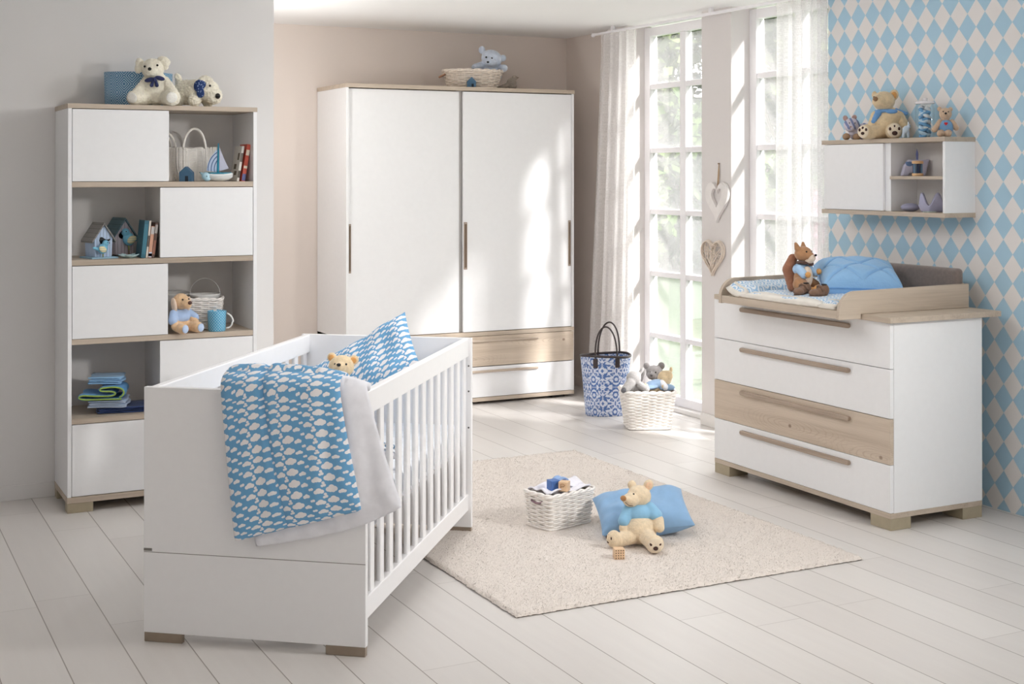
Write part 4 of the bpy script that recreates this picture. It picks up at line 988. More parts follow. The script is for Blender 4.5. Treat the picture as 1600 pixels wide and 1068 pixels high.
for y, dx in ((-0.088, -0.012), (0.088, 0.038)):
    pts = [(-0.072*math.cos(k*PI)+dx, y*(1-0.25*math.sin(k*PI)), 0.375+(0.200 if y < 0 else 0.215)*math.sin(k*PI)**0.85) for k in np.linspace(0, 1, 30)]
    h = MB().tube(pts, 0.0055, 8).build('handle', m_lea, r)
    for s_ in (-1, 1):
        yy = y*1.10
        o = MB().box(s_*0.072+dx-0.015, s_*0.072+dx+0.015, yy-0.004, yy+0.004, 0.315, 0.375).build('handle_tab', m_lea, h, bevel=0.003)
r2 = thing('wicker_basket', 'square white wicker basket full of plush toys by the window', 'basket', (4.505, 7.025, 0), YAW+0.06)
wicker(r2, 0.255, 0.215, 0.315, 0.265, 0.225, 24, 24, 0.0056, m_wick, 0.009, 0.03)
tb = thing('plush_bear', 'grey plush bear looking out of the back of the window basket', 'soft toy', (4.60, 7.09, 0.115), YAW-0.1)
blob(tb, 'body', m_grey_p, [((0, 0.02, 0.07), (0.055, 0.045, 0.09)), ((0, 0, 0.205), (0.054, 0.050, 0.048)), ((-0.016, -0.042, 0.192), (0.030, 0.028, 0.025)), ((-0.048, 0.01, 0.245), (0.020, 0.012, 0.022)), ((0.044, 0.012, 0.247), (0.023, 0.013, 0.024)), ('L', (0.04, 0, 0.14), (0.06, -0.04, 0.10), 0.022, 0.022)])
face(tb, [(-0.026, -0.047, 0.214), (0.008, -0.050, 0.214)], 0.0045, (-0.018, -0.068, 0.198), (0.009, 0.007, 0.007), plain('nose_grey', (110, 104, 106)))
for s_ in (-1, 1): ball('ear_inner', fur('ear_dark_grey', (150, 144, 144), strength=0.3), tb, (s_*0.046, -0.002, 0.246), (0.013, 0.004, 0.014))
te = thing('plush_elephant', 'light grey plush elephant with ringed trunk hanging over basket front', 'soft toy', (4.435, 7.03, 0.125), YAW)
blob(te, 'body', m_lgrey, [((-0.015, 0.0, 0.12), (0.06, 0.05, 0.065)), ((-0.02, -0.03, 0.185), (0.050, 0.042, 0.045)), ('L', (-0.045, -0.06, 0.16), (-0.078, -0.085, 0.125), 0.030, 0.026), ('L', (0.02, -0.05, 0.14), (0.05, -0.075, 0.125), 0.024, 0.022), ((0.022, -0.01, 0.215), (0.014, 0.03, 0.036), (0, 0.5, 0))])
ball('trunk_tip', fur('trunk_dark_grey', (112, 112, 116), strength=0.3), te, (-0.088, -0.10, 0.122), (0.022, 0.014, 0.018), (0.3, 0, 0.5))
ball('ear', m_grey_p, te, (0.034, -0.035, 0.195), (0.012, 0.028, 0.040), (0.1, 0.4, 0))
td = thing('plush_doll', 'tan plush in a denim cap and dress lying on basket rim', 'soft toy', (4.560, 6.965, 0.135), YAW+0.1)
m_den = cloth('pale_denim', (148, 174, 204))
blob(td, 'body', m_bear, [((0.03, 0.0, 0.17), (0.045, 0.042, 0.048)), ((0.048, -0.01, 0.185), (0.03, 0.034, 0.034)), ((0.070, 0.0, 0.222), (0.010, 0.010, 0.018)), ((0.012, -0.05, 0.125), (0.016, 0.018, 0.022)), ((-0.02, 0.0, 0.10), (0.05, 0.04, 0.05)), ((-0.10, -0.05, 0.13), (0.018, 0.018, 0.018))], vox=0.003)
blob(td, 'dress', m_den, [((-0.04, -0.02, 0.135), (0.065, 0.035, 0.030), (0, -0.25, 0)), ((-0.075, -0.045, 0.122), (0.055, 0.030, 0.014), (0, -0.1, 0)), ((0.035, -0.04, 0.118), (0.05, 0.03, 0.022))], vox=0.003, sm=3)
blob(td, 'sleeve', m_sheet, [('L', (0.005, -0.03, 0.145), (0.022, -0.055, 0.122), 0.022, 0.020)], vox=0.003, sm=3)

# ------------------------------------------------------------------ rug and what lies on it
r = thing('rug', 'cream shaggy rug lying on the white plank floor', 'rug', (2.155, 4.21, 0))
RW, RL = 1.58, 2.36
m_rug = plain('cream_wool', (235, 225, 216), 0.95, 0.025, 60.0, 0.6, 260.0, 0.2, spec=0.1, bdist=0.006)
bx('backing', plain('rug_backing', (150, 134, 118), 0.9), r, 0.006, RW-0.006, 0.006, RL-0.006, 0.0005, 0.006, bevel=0)
n, m = 160, 240; P = np.zeros((m, n, 3)); xs, ys = np.linspace(0, RW, n), np.linspace(0, RL, m)
X, Y = np.meshgrid(xs, ys); ed = np.minimum(np.minimum(X, RW-X), np.minimum(Y, RL-Y))
Z = 0.004+0.011*np.clip(ed/0.012, 0, 1)**0.5+0.002*(rng.random(X.shape)-0.5)+0.0004*np.sin(X*23+2*np.sin(Y*9))*np.sin(Y*19)
P[..., 0] = X+0.006*(rng.random(X.shape)-0.5)*(ed < 0.02); P[..., 1] = Y+0.006*(rng.random(X.shape)-0.5)*(ed < 0.02); P[..., 2] = Z
MB().grid(P).build('woven_ground', m_rug, r)
NT_ = 70000
px, py = rng.random(NT_)*(RW-0.004)+0.002, rng.random(NT_)*(RL-0.004)+0.002
e_ = np.minimum(np.minimum(px, RW-px), np.minimum(py, RL-py)); ang = rng.random(NT_)*2*PI; ln = 0.005+0.005*rng.random(NT_); wd_ = 0.0022+0.0014*rng.random(NT_)
base = np.stack([px, py, 0.0105+0*px-0.006*(e_ < 0.006)], 1); dx, dy = np.cos(ang), np.sin(ang); a2 = ang+PI/2+rng.random(NT_)
out = 0.008*rng.random(NT_)
tip = base+np.stack([dx*out, dy*out, ln], 1); sd = np.stack([np.cos(a2)*wd_, np.sin(a2)*wd_, 0*px], 1); fw = np.stack([-np.sin(a2)*wd_, np.cos(a2)*wd_, 0*px], 1)
V = np.stack([base-sd, base+sd, base+fw, tip], 1).reshape(-1, 3)
q = np.arange(NT_)[:, None]*4; F = np.concatenate([q+[0, 1, 3], q+[1, 2, 3], q+[2, 0, 3]], 0).tolist()
pl = MB().add(V, F, True).build('pile', m_rug, r); tag(pl, kind='stuff')

RZ = 0.016
r = thing('wicker_basket', 'white wicker basket lined with white cloth on the rug', 'basket', (2.885, 5.215, RZ-0.004), 0.0)
r.rotation_euler = (0, 0, math.atan2(5.109-5.241, 2.798-2.773)+PI/2+0.06)
wicker(r, 0.245, 0.150, 0.270, 0.175, 0.150, 17, 18, 0.0046, m_wick, 0.007, 0.018)
MB().tube([(-0.132, -0.035, 0.128), (-0.139, -0.03, 0.122), (-0.140, 0, 0.116), (-0.139, 0.03, 0.122), (-0.132, 0.035, 0.128)], 0.004, 6).build('handle_hole_wrap', plain('mauve_wrap', (150, 120, 130), 0.7), r)
lc = MB(); n = 26; P = np.zeros((n, n, 3))
for i in range(n):
    for j in range(n):
        a, b = 2*i/(n-1)-1, 2*j/(n-1)-1; k = max(abs(a), abs(b))
        P[i, j] = (a*0.122, b*0.073, 0.157+0.010*(k > 0.75)+0.006*math.sin(5*a+2*b)+0.005*math.sin(7*b-3*a)-0.012*(1-k)); 
lc.grid(P); q = thing('cotton_cloth', 'white cotton cloths filling the wicker basket on the rug', 'cloth', r.location[:], r.rotation_euler[2])
lc.build('cloth', cloth('white_muslin', (240, 238, 246)), q, solid=0.006)
fo = MB()
P = np.array([[(0.02+0.10*(i/11)-0.0, -0.03+0.085*(j/11), 0.166+0.022*math.sin(PI*j/11)*(0.4+0.6*i/11)+0.006*math.sin(i*0.9+j*0.5)) for j in range(12)] for i in range(12)])
fo.grid(P).build('folded_corner', cloth('white_muslin', (240, 238, 246)), q, solid=0.007)
P = np.array([[(0.0+0.055*(i/9), 0.0+0.05*(j/9), 0.186+0.012*math.sin(PI*i/9)+0.004*math.sin(j)) for j in range(10)] for i in range(10)])
MB().grid(P).build('blue_corner', cloth('periwinkle_muslin', (150, 178, 220)), q, solid=0.006)
bp = r.location
def cube(label, loc, rz, s, mats, tilt=(0, 0)):
    o = thing('toy_block', label, 'toy block', loc, rz); o.rotation_euler = (tilt[0], tilt[1], rz)
    bx('block', mats, o, -s/2, s/2, -s/2, s/2, 0, s, bevel=0.0025); return o
m_bw = wood('beech_block', 'z', (226, 192, 156), (208, 170, 130))
ca = cube('beech toy block with a printed letter on the cloth in the rug basket', (2.868, 5.140, 0.178), YAW-0.35, 0.042, m_bw)
MB().tube([(-0.010, -0.0216, 0.010), (-0.010, -0.0216, 0.033), (0.002, -0.0216, 0.034), (0.010, -0.0216, 0.028), (0.004, -0.0216, 0.022), (-0.008, -0.0216, 0.021)], 0.0016, 6).build('printed_letter', plain('letter_brown', (176, 134, 100), 0.6), ca)
cube('blue toy block behind the beech one in the rug basket', (2.838, 5.185, 0.176), YAW+0.5, 0.044, plain('cobalt_block', (72, 112, 176), 0.5))
dc = cube('small beech toy block with dark dots lying on the rug', (2.837, 4.635, RZ), YAW+0.12, 0.042, m_bw)
dm = plain('dot_brown', (104, 78, 60), 0.6); db = MB()
for i in range(4):
    for j in range(4): x_, z_ = -0.0148+0.0099*i, 0.0062+0.0099*j; db.cyl((x_, -0.0214, z_), (x_, -0.0208, z_), 0.0026, seg=10); db.cyl((0.0214, x_, z_), (0.0208, x_, z_), 0.0026, seg=10)
db.build('printed_dots', dm, dc)

m_bpil = cloth('cornflower_cotton', (140, 176, 212), 500.0, 0.3)
pb = pillow_grid(0.40, 0.27, 0.13, corner=0.5, wrinkle=0.004, seed=8).build('cushion', m_bpil)
tag(pb, 'blue cotton cushion lying behind the tan bear on the rug', 'cushion')
place3(pb, (3.145, 4.940, 0.100), (0.92, -0.38, 0.09), (0.30, 0.86, 0.34))

br = thing('teddy_bear', 'tan teddy bear in a light blue shirt resting on the rug cushion', 'soft toy', (2.985, 4.735, RZ), YAW); br.scale = (0.89, 0.89, 0.86)
blob(br, 'body', m_bear2, [((0.022, 0.05, 0.072), (0.078, 0.066, 0.072)), ((0.018, 0.085, 0.135), (0.066, 0.056, 0.065)), ((0.020, 0.095, 0.222), (0.058, 0.056, 0.054)), ((-0.022, 0.055, 0.215), (0.040, 0.040, 0.034)), ((-0.040, 0.040, 0.222), (0.026, 0.026, 0.022)),
    ((0.066, 0.105, 0.275), (0.024, 0.014, 0.028), (0, 0.3, 0)), ((-0.01, 0.135, 0.268), (0.022, 0.014, 0.024)),
    ('L', (-0.02, 0.02, 0.045), (-0.085, -0.005, 0.038), 0.036, 0.034), ((-0.106, -0.012, 0.044), (0.036, 0.034, 0.042)), ('L', (0.05, 0.0, 0.05), (0.070, -0.075, 0.040), 0.042, 0.036), ((0.074, -0.098, 0.044), (0.043, 0.030, 0.044)),
    ('L', (0.075, 0.07, 0.165), (0.104, 0.035, 0.120), 0.026, 0.028), ('L', (0.104, 0.035, 0.120), (0.108, 0.010, 0.092), 0.028, 0.024), ('L', (-0.04, 0.06, 0.15), (-0.058, 0.03, 0.085), 0.025, 0.023)])
blob(br, 'shirt', m_blue_j, [((0.020, 0.080, 0.148), (0.074, 0.064, 0.050)), ('L', (0.068, 0.070, 0.172), (0.094, 0.046, 0.142), 0.030, 0.032), ('L', (-0.034, 0.062, 0.165), (-0.056, 0.035, 0.118), 0.028, 0.029)], vox=0.004, sm=3)
ball('nose', m_tan, br, (-0.060, 0.024, 0.230), (0.016, 0.011, 0.014), (0, 0, -0.7)); MB().tube([(-0.052, 0.012, 0.214), (-0.036, 0.008, 0.200), (-0.015, 0.014, 0.196)], 0.0014, 6).build('mouth_stitch', m_pad, br)
ball('ear_inner', m_pink, br, (0.066, 0.090, 0.275), (0.016, 0.005, 0.019), (0, 0.3, 0)); ball('eye', black, br, (-0.010, 0.042, 0.246), 0.0045)
ball('sole', m_sole, br, (0.075, -0.122, 0.044), (0.037, 0.008, 0.038), (0.1, 0, 0.05)); paw_pads(br, (0.075, -0.131, 0.043), (0.05, -1, 0.1), 0.034, m_pad, 0.36)
paw_pads(br, (-0.134, -0.026, 0.044), (-1, -0.65, 0.1), 0.028, m_pad, 0.36)

# ------------------------------------------------------------------ on the changing tray
t = NT('scallop_print_cotton'); x, y, z = t.sep(t.coord())
row = t.math('DIVIDE', x, 0.040); fr = t.math('SUBTRACT', t.math('FRACT', row), 0.5); sh = t.math('MULTIPLY', t.math('PINGPONG', t.math('FLOOR', row), 1.0), 0.022)
cx_ = t.math('MULTIPLY', t.math('SUBTRACT', t.math('FRACT', t.math('DIVIDE', t.math('ADD', y, sh), 0.044)), 0.5), 0.044); rad = t.vec('LENGTH', t.comb(cx_, t.math('MULTIPLY', t.math('ADD', fr, 0.25), 0.040), 0.0))
ri = t.step(t.math('PINGPONG', rad, 0.008), 0.0038, 0.0048)
t.col(t.mix(ri, lin((236, 240, 244)), lin((158, 194, 224)))); t.rough(0.8); t.bump(t.noise(t.coord(), 400.0), 0.15, 0.001)
cm = thing('changing_mat', 'padded changing mat with blue scallop print on the oak tray', 'changing mat', (4.0, 4.690, 0.952))
MW, ML = 0.70, 0.835; n, m = 60, 120; P = np.zeros((2, m, n, 3))
seams = (0.0, 0.115, 0.700, ML)
for j in range(m):
    y_ = ML*j/(m-1); lo = [i for i in range(3) if y_ <= seams[i+1]+1e-9][0]; sk = (y_-seams[lo])/(seams[lo+1]-seams[lo]); th_ = (0.046, 0.036, 0.052)[lo]
    pv_ = max(0, 1-(2*sk-1)**6)**0.5
    for i in range(n):
        k = i/(n-1); px_ = max(0, 1-abs(2*k-1)**10)**0.5; z_ = th_*(0.22+0.78*pv_)*px_; x_ = MW*k+0.012*(1-pv_)*(1-k)
        up_ = 0.030*max(0, (y_-0.72)/0.115)**1.5*(1 if lo == 2 else 0); wv_ = 0.002*math.sin(x_*40+y_*22)*px_*pv_
        P[0, j, i] = (x_, y_-0.02*up_/0.03, 0.0015+up_); P[1, j, i] = (x_, y_-0.02*up_/0.03, 0.003+z_+up_+wv_)
mb = MB().grid(P[1][::-1]).grid(P[0]); mb.build('printed_cover', t.m, cm)
edge = np.stack([P[0][:, 0], (P[0][:, 0]+P[1][:, 0]*1)/2+np.array([-0.010, 0, 0.012]), P[1][:, 0]*0.0+P[1][:, 4]], 1)
edge[:, 2, 0] -= 0.002; edge[:, 2, 2] += 0.001
MB().grid(edge).build('cream_border', cloth('cream_cotton', (238, 232, 222)), cm, solid=0.003)

bc = thing('back_cushion', 'long taupe cushion standing against the diamond wallpaper on the tray', 'cushion', (4.712, 4.668, 0.953))
MB().box(0, 0.045, 0, 0.84, 0, 0.165).build('cushion_body', fur('taupe_velour', (124, 112, 106), 0.5, 300.0, 0.15), bc, bevel=0.020, seg=5)

def quilt(a, b):
    e = 0
    for s_ in (-1, 1):
        for c_ in (-0.9, -0.0, 0.9):
            e = max(e, 0.26*math.exp(-((a*1.0+s_*b*1.0-c_)/0.045)**2))
    return e
t = NT('quilted_blue_cotton'); t.col(lin((146, 190, 230))); t.rough(0.75); t.b.inputs['Sheen Weight'].default_value = 0.2; t.bump(t.noise(t.coord(), 45.0, 3.0, 0.5, 1.0), 0.35, 0.010)
qp = pillow_grid(0.385, 0.29, 0.165, n=72, corner=0.5, wrinkle=0.002, seed=5, extra=quilt).build('quilted_pillow', t.m)
tag(qp, 'blue quilted pillow with piped edge on the changing mat', 'pillow')
place3(qp, (4.455, 5.060, 1.058), (0.86, -0.50, -0.03), (0.45, 0.82, 0.30))
pts = []
for a, b in [(x_, -1) for x_ in np.linspace(-1, 1, 20)]+[(1, x_) for x_ in np.linspace(-1, 1, 16)[1:]]+[(x_, 1) for x_ in np.linspace(1, -1, 20)[1:]]+[(-1, x_) for x_ in np.linspace(1, -1, 16)[1:-1]]:
    pts.append((a*0.190*(1-0.045*(1-b*b)*abs(a)**3), 0, b*0.145*(1-0.045*(1-a*a)*abs(b)**3)))
MB().tube(pts, 0.004, 6, closed=True).build('piping', m_blue_s, qp)

sq = thing('plush_squirrel', 'brown plush squirrel sitting on the changing mat with light blue sleeves', 'soft toy', (4.205, 5.170, 0.985), YAW+0.85)
m_sq = fur('squirrel_brown', (176, 132, 96), strength=0.4); m_sqd = fur('squirrel_tail_brown', (156, 108, 84)); m_sqc = fur('squirrel_cream', (232, 212, 192), strength=0.4)
blob(sq, 'body', m_sq, [((0, 0.0, 0.065), (0.045, 0.042, 0.062)), ((0, -0.005, 0.190), (0.040, 0.044, 0.038)), ((0, -0.035, 0.180), (0.026, 0.028, 0.022)), ('L', (-0.04, -0.01, 0.045), (-0.052, -0.035, 0.035), 0.036, 0.030), ('L', (0.04, -0.01, 0.045), (0.052, -0.035, 0.035), 0.036, 0.030),
    ('L', (-0.028, 0.01, 0.215), (-0.036, 0.016, 0.240), 0.016, 0.008), ('L', (0.028, 0.01, 0.215), (0.036, 0.016, 0.240), 0.016, 0.008)])
blob(sq, 'tail', m_sqd, [('L', (0, 0.05, 0.03), (0, 0.075, 0.11), 0.030, 0.032), ('L', (0, 0.075, 0.11), (0, 0.052, 0.165), 0.032, 0.024)])
blob(sq, 'muzzle', m_sqc, [((0, -0.050, 0.172), (0.022, 0.020, 0.020)), ((0, -0.038, 0.158), (0.022, 0.022, 0.014))], vox=0.003)
ball('belly', m_sqc, sq, (0, -0.026, 0.080), (0.034, 0.024, 0.052)); face(sq, [(-0.024, -0.036, 0.202), (0.024, -0.036, 0.202)], 0.0045, (0, -0.072, 0.186), (0.008, 0.006, 0.006))
blob(sq, 'shirt', cloth('pale_blue_jersey', (172, 204, 236)), [('L', (-0.036, -0.002, 0.118), (-0.046, -0.036, 0.092), 0.022, 0.020), ('L', (0.036, -0.002, 0.118), (0.052, -0.042, 0.100), 0.022, 0.020), ((0, 0.012, 0.115), (0.044, 0.034, 0.030))], vox=0.003, sm=3)
blob(sq, 'scarf', cloth('brown_scarf', (92, 68, 60)), [((0, -0.006, 0.148), (0.038, 0.038, 0.011)), ((0.012, -0.040, 0.142), (0.020, 0.012, 0.012))], vox=0.003, sm=3)
for s_ in (-1, 1): ball('paw', m_orange, sq, (s_*0.052, -0.060, 0.094 if s_ < 0 else 0.104), (0.015, 0.014, 0.015))
for s_ in (-1, 1): blob(sq, 'foot', m_orange, [((s_*0.040, -0.078, 0.018), (0.018, 0.030, 0.018)), ((s_*0.040, -0.098, 0.024), (0.018, 0.014, 0.022))], vox=0.003)
m_shoe = fur('brown_suede', (128, 100, 82), 0.3, 300.0, 0.3)
for lab, loc, rz in (('brown suede baby shoe nearer the tray front edge', (4.150, 4.975, 0.986), YAW-1.25), ('brown suede baby shoe beside the plush squirrel foot', (4.128, 5.072, 0.986), YAW-0.95)):
    s = thing('baby_shoe', lab, 'shoe', loc, rz, 'pair of brown baby shoes')
    blob(s, 'upper', m_shoe, [((0, -0.028, 0.018), (0.024, 0.030, 0.018)), ((0, 0.0, 0.022), (0.023, 0.028, 0.022)), ((0, 0.026, 0.030), (0.022, 0.022, 0.028)), ((0, 0.004, 0.036), (0.021, 0.014, 0.014))], vox=0.0025, sm=5)
    MB().prism([(0.024*math.cos(a)*(1 if math.sin(a) < 0 else 0.92), -0.006+0.052*math.sin(a)) for a in np.linspace(0, 2*PI, 28, endpoint=False)], 0, 0.006, 'xy').build('sole', plain('shoe_sole', (104, 80, 64), 0.8), s, bevel=0.002)
    MB().ell((0, 0.022, 0.056), (0.015, 0.014, 0.004)).build('opening', dark, s)
    MB().tube([(-0.024, 0.004, 0.026), (-0.017, -0.002, 0.047), (0.0, -0.006, 0.053), (0.017, -0.002, 0.047), (0.024, 0.004, 0.026)], 0.006, 8).build('strap', m_shoe, s)

# ------------------------------------------------------------------ on and in the wall cabinet
ZC2 = 1.737
cbr = thing('teddy_bear', 'large honey teddy bear with a blue scarf on the wall cabinet', 'soft toy', (4.762, 5.195, ZC2), YAW-0.15)
blob(cbr, 'body', m_bear, [((0.0, 0.0, 0.075), (0.068, 0.055, 0.078)), ((0.02, 0.0, 0.115), (0.07, 0.05, 0.045)), ((-0.015, -0.012, 0.192), (0.056, 0.052, 0.050)), ((-0.040, -0.040, 0.190), (0.036, 0.036, 0.032)), ((0.036, 0.0, 0.222), (0.024, 0.013, 0.030), (0, 0.25, 0)), ((-0.058, 0.01, 0.225), (0.014, 0.012, 0.02)),
    ('L', (-0.03, -0.02, 0.035), (-0.085, -0.055, 0.032), 0.034, 0.034), ((-0.108, -0.065, 0.036), (0.034, 0.034, 0.038)), ('L', (0.03, -0.02, 0.035), (0.026, -0.070, 0.036), 0.036, 0.036), ((0.026, -0.082, 0.038), (0.042, 0.026, 0.042)), ('L', (0.06, -0.01, 0.12), (0.092, -0.020, 0.055), 0.026, 0.024), ('L', (-0.055, -0.01, 0.12), (-0.075, -0.02, 0.07), 0.024, 0.022)])
blob(cbr, 'scarf', m_blue_s, [((-0.005, -0.005, 0.142), (0.058, 0.050, 0.012)), ('L', (-0.045, -0.03, 0.128), (-0.078, -0.028, 0.072), 0.018, 0.012), ('L', (0.045, -0.015, 0.138), (0.095, -0.008, 0.128), 0.018, 0.010), ((0.02, -0.045, 0.138), (0.03, 0.012, 0.012))], vox=0.003, sm=3)
ball('nose', plain('nose_tan', (150, 116, 84), 0.5), cbr, (-0.062, -0.070, 0.200), (0.013, 0.010, 0.012)); ball('eye', black, cbr, (-0.030, -0.058, 0.208), 0.005); ball('eye', black, cbr, (-0.066, -0.045, 0.210), 0.005)
ball('ear_inner', m_orange, cbr, (0.034, -0.014, 0.220), (0.015, 0.005, 0.019), (0, 0.25, 0))
ball('sole', m_sole, cbr, (0.026, -0.104, 0.040), (0.035, 0.008, 0.036)); paw_pads(cbr, (0.026, -0.112, 0.038), (0.0, -1, 0.05), 0.034, m_pad, 0.42)
ball('sole', m_sole, cbr, (-0.124, -0.092, 0.036), (0.030, 0.010, 0.032), (0, 0, -0.5)); paw_pads(cbr, (-0.128, -0.101, 0.036), (-0.45, -0.9, 0.05), 0.028, m_pad, 0.36)
ca_ = thing('plush_cat', 'lavender striped plush cat lying left of the big cabinet teddy', 'soft toy', (4.765, 5.430, ZC2), YAW-0.1)
t = NT('lavender_striped_plush'); x, y, z = t.sep(t.coord()); k = t.step(t.math('PINGPONG', t.math('ADD', x, t.math('MULTIPLY', z, 0.4)), 0.016), 0.0085, 0.0110)
t.col(t.mix(t.math('MULTIPLY', k, t.step(z, 0.05, 0.058)), lin((206, 200, 212)), lin((128, 138, 178)))); t.rough(0.95); t.bump(t.noise(t.coord(), 180.0), 0.5, 0.003)
blob(ca_, 'body', t.m, [((0.050, 0.012, 0.045), (0.052, 0.036, 0.045)), ((-0.020, -0.010, 0.078), (0.042, 0.034, 0.038)), ((-0.030, -0.036, 0.062), (0.026, 0.022, 0.020)), ((0.0, 0.0, 0.035), (0.035, 0.03, 0.034))], vox=0.003)
for s_, p in ((-1, (-0.052, -0.008, 0.114)), (1, (-0.006, -0.004, 0.118))): ball('ear', fur('ear_rose_brown', (186, 156, 150), strength=0.3), ca_, p, (0.013, 0.007, 0.015), (0, 0.4*s_, 0))
for p in ((-0.052, -0.040, 0.018), (0.000, -0.046, 0.016)): ball('paw', plain('paw_tan', (170, 140, 112), 0.9), ca_, p, (0.020, 0.017, 0.018))
face(ca_, [(-0.036, -0.040, 0.088), (-0.008, -0.043, 0.088)], 0.003, (-0.032, -0.057, 0.068), (0.005, 0.004, 0.004), plain('nose_rose', (190, 150, 140)))
el = thing('donkey_figurine', 'small pale blue standing animal figurine between teddy and glass jar', 'decoration', (4.712, 5.005, ZC2), YAW)
blob(el, 'body', plain('pale_blue_felt', (196, 210, 222), 0.9, 0.04, 60, 0.3, 300), [((0.0, 0, 0.042), (0.017, 0.013, 0.020), (0, 0.5, 0)), ('L', (-0.010, 0, 0.03), (-0.012, 0, 0.006), 0.008, 0.007), ('L', (0.010, 0, 0.03), (0.012, 0, 0.006), 0.008, 0.007), ((0.014, -0.002, 0.058), (0.009, 0.009, 0.012)), ('L', (0.012, 0, 0.064), (0.012, 0, 0.080), 0.004, 0.003)], vox=0.002)
face(el, [(0.017, -0.0105, 0.061)], 0.0018)
jr = thing('glass_jar', 'clear glass jar with white lid filled with blue ribbons', 'jar', (4.768, 4.935, ZC2), YAW)
t = NT('jar_glass'); t.t.nodes.remove(t.b); tr = t.n('ShaderNodeBsdfTransparent'); tr.inputs[0].default_value = (0.93, 0.96, 0.97, 1); gl = t.n('ShaderNodeBsdfGlossy'); gl.inputs['Roughness'].default_value = 0.03; lw = t.n('ShaderNodeLayerWeight'); lw.inputs[0].default_value = 0.25
mx = t.n('ShaderNodeMixShader'); t.l(t.math('MINIMUM', lw.outputs['Fresnel'], 0.16), mx.inputs[0]); t.l(tr.outputs[0], mx.inputs[1]); t.l(gl.outputs[0], mx.inputs[2]); t.l(mx.outputs[0], t.out.inputs[0])
MB().lathe([(0, 0.0), (0.042, 0.0), (0.045, 0.004), (0.046, 0.145), (0.040, 0.160), (0.040, 0.166)], seg=40).build('jar_body', t.m, jr)
ml = plain('white_porcelain', (238, 234, 236), 0.25)
MB().lathe([(0.0, 0.166), (0.046, 0.166), (0.047, 0.170), (0.044, 0.178), (0.016, 0.181), (0.010, 0.184), (0.014, 0.190), (0.010, 0.195), (0, 0.196)], seg=36).build('lid', ml, jr)
m1, m2, m3 = cloth('jar_ribbon_blue', (116, 168, 210)), cloth('jar_ribbon_pale', (196, 218, 234)), cloth('jar_ribbon_white', (232, 234, 236))
for i in range(16):
    a = i*2.4; zz = 0.014+0.0085*i; rr = 0.021; MB().tube([(rr*math.cos(a+k*3.0)*(0.9+0.1*math.sin(5*k)), rr*math.sin(a+k*3.0), zz+0.010*math.sin(4*k+i)) for k in np.linspace(0, 1.6, 18)], 0.0105, 6).build('ribbon_roll', (m1, m2, m1, m3)[i % 4], jr)
hb = thing('teddy_bear', 'small teddy bear with a red heart on its blue bib', 'soft toy', (4.765, 4.802, ZC2), YAW-0.1)
m_sb = fur('dusty_tan_plush', (206, 178, 152))
blob(hb, 'body', m_sb, [((0.006, 0.0, 0.045), (0.034, 0.028, 0.044)), ((0.004, -0.004, 0.112), (0.030, 0.028, 0.030)), ((-0.002, -0.026, 0.108), (0.016, 0.016, 0.014)), ((-0.024, 0.0, 0.136), (0.011, 0.008, 0.012)), ((0.028, 0.0, 0.134), (0.011, 0.008, 0.012)), ('L', (-0.024, -0.004, 0.075), (-0.050, -0.014, 0.036), 0.012, 0.014), ('L', (0.034, -0.004, 0.075), (0.052, -0.012, 0.045), 0.012, 0.014), ('L', (-0.016, -0.010, 0.022), (-0.030, -0.050, 0.016), 0.017, 0.017), ('L', (0.016, -0.010, 0.022), (0.006, -0.052, 0.016), 0.017, 0.017)], vox=0.0025)
blob(hb, 'bib', cloth('denim_blue', (126, 168, 208)), [((0.006, -0.003, 0.048), (0.036, 0.030, 0.038))], vox=0.003, sm=2)
hp = [(0.008*1.0*16*math.sin(a)**3/16, 0.0009*(13*math.cos(a)-5*math.cos(2*a)-2*math.cos(3*a)-math.cos(4*a))*0.62) for a in np.linspace(0, 2*PI, 40, endpoint=False)]
MB().prism([(x_+0.0, z_+0.064) for x_, z_ in hp][::-1], -0.0345, -0.0300).build('heart_patch', plain('red_felt', (206, 44, 52), 0.9), hb)
face(hb, [(-0.012, -0.028, 0.122), (0.012, -0.029, 0.121)], 0.003, (-0.003, -0.041, 0.113), (0.006, 0.004, 0.005))
r = thing('house_cushion', 'lavender fabric house with a hanging loop on the cabinet shelf', 'decoration', (4.780, 5.020, 1.551), YAW-0.05); r.scale = (1.15, 1.0, 1.15)
MB().prism([(-0.058, 0.0), (-0.028, 0.0), (-0.020, 0.012), (-0.006, 0.012), (0.0, 0.0), (0.045, 0.0), (0.062, 0.074), (0.050, 0.070), (-0.026, 0.070), (-0.045, 0.045)], -0.018, 0.018).build('body', cloth('lavender_felt', (196, 194, 214)), r, bevel=0.008, seg=3)
o = MB().ell((-0.024, -0.0185, 0.052), (0.015, 0.002, 0.010)).ell((-0.034, -0.0185, 0.056), (0.007, 0.002, 0.006)).build('blue_applique', cloth('slate_blue_felt', (108, 132, 172)), r)
MB().tube([(0.012, 0, 0.066), (0.010, 0, 0.095), (0.012, 0, 0.116), (0.015, 0, 0.095), (0.014, 0, 0.066)], 0.003, 6).build('hanging_loop', cloth('periwinkle_cord', (122, 128, 178)), r)
r = thing('wooden_rattle', 'wooden spool rattle with blue bars on the cabinet shelf', 'rattle', (4.705, 4.918, 1.551), YAW)
m_be = wood('beech_ring', 'x', (220, 180, 136), (198, 156, 112))
for z0 in (0.0, 0.060): MB().lathe([(0, z0), (0.025, z0), (0.027, z0+0.003), (0.027, z0+0.011), (0.025, z0+0.014), (0, z0+0.014)], seg=32).build('wood_disc', m_be, r)
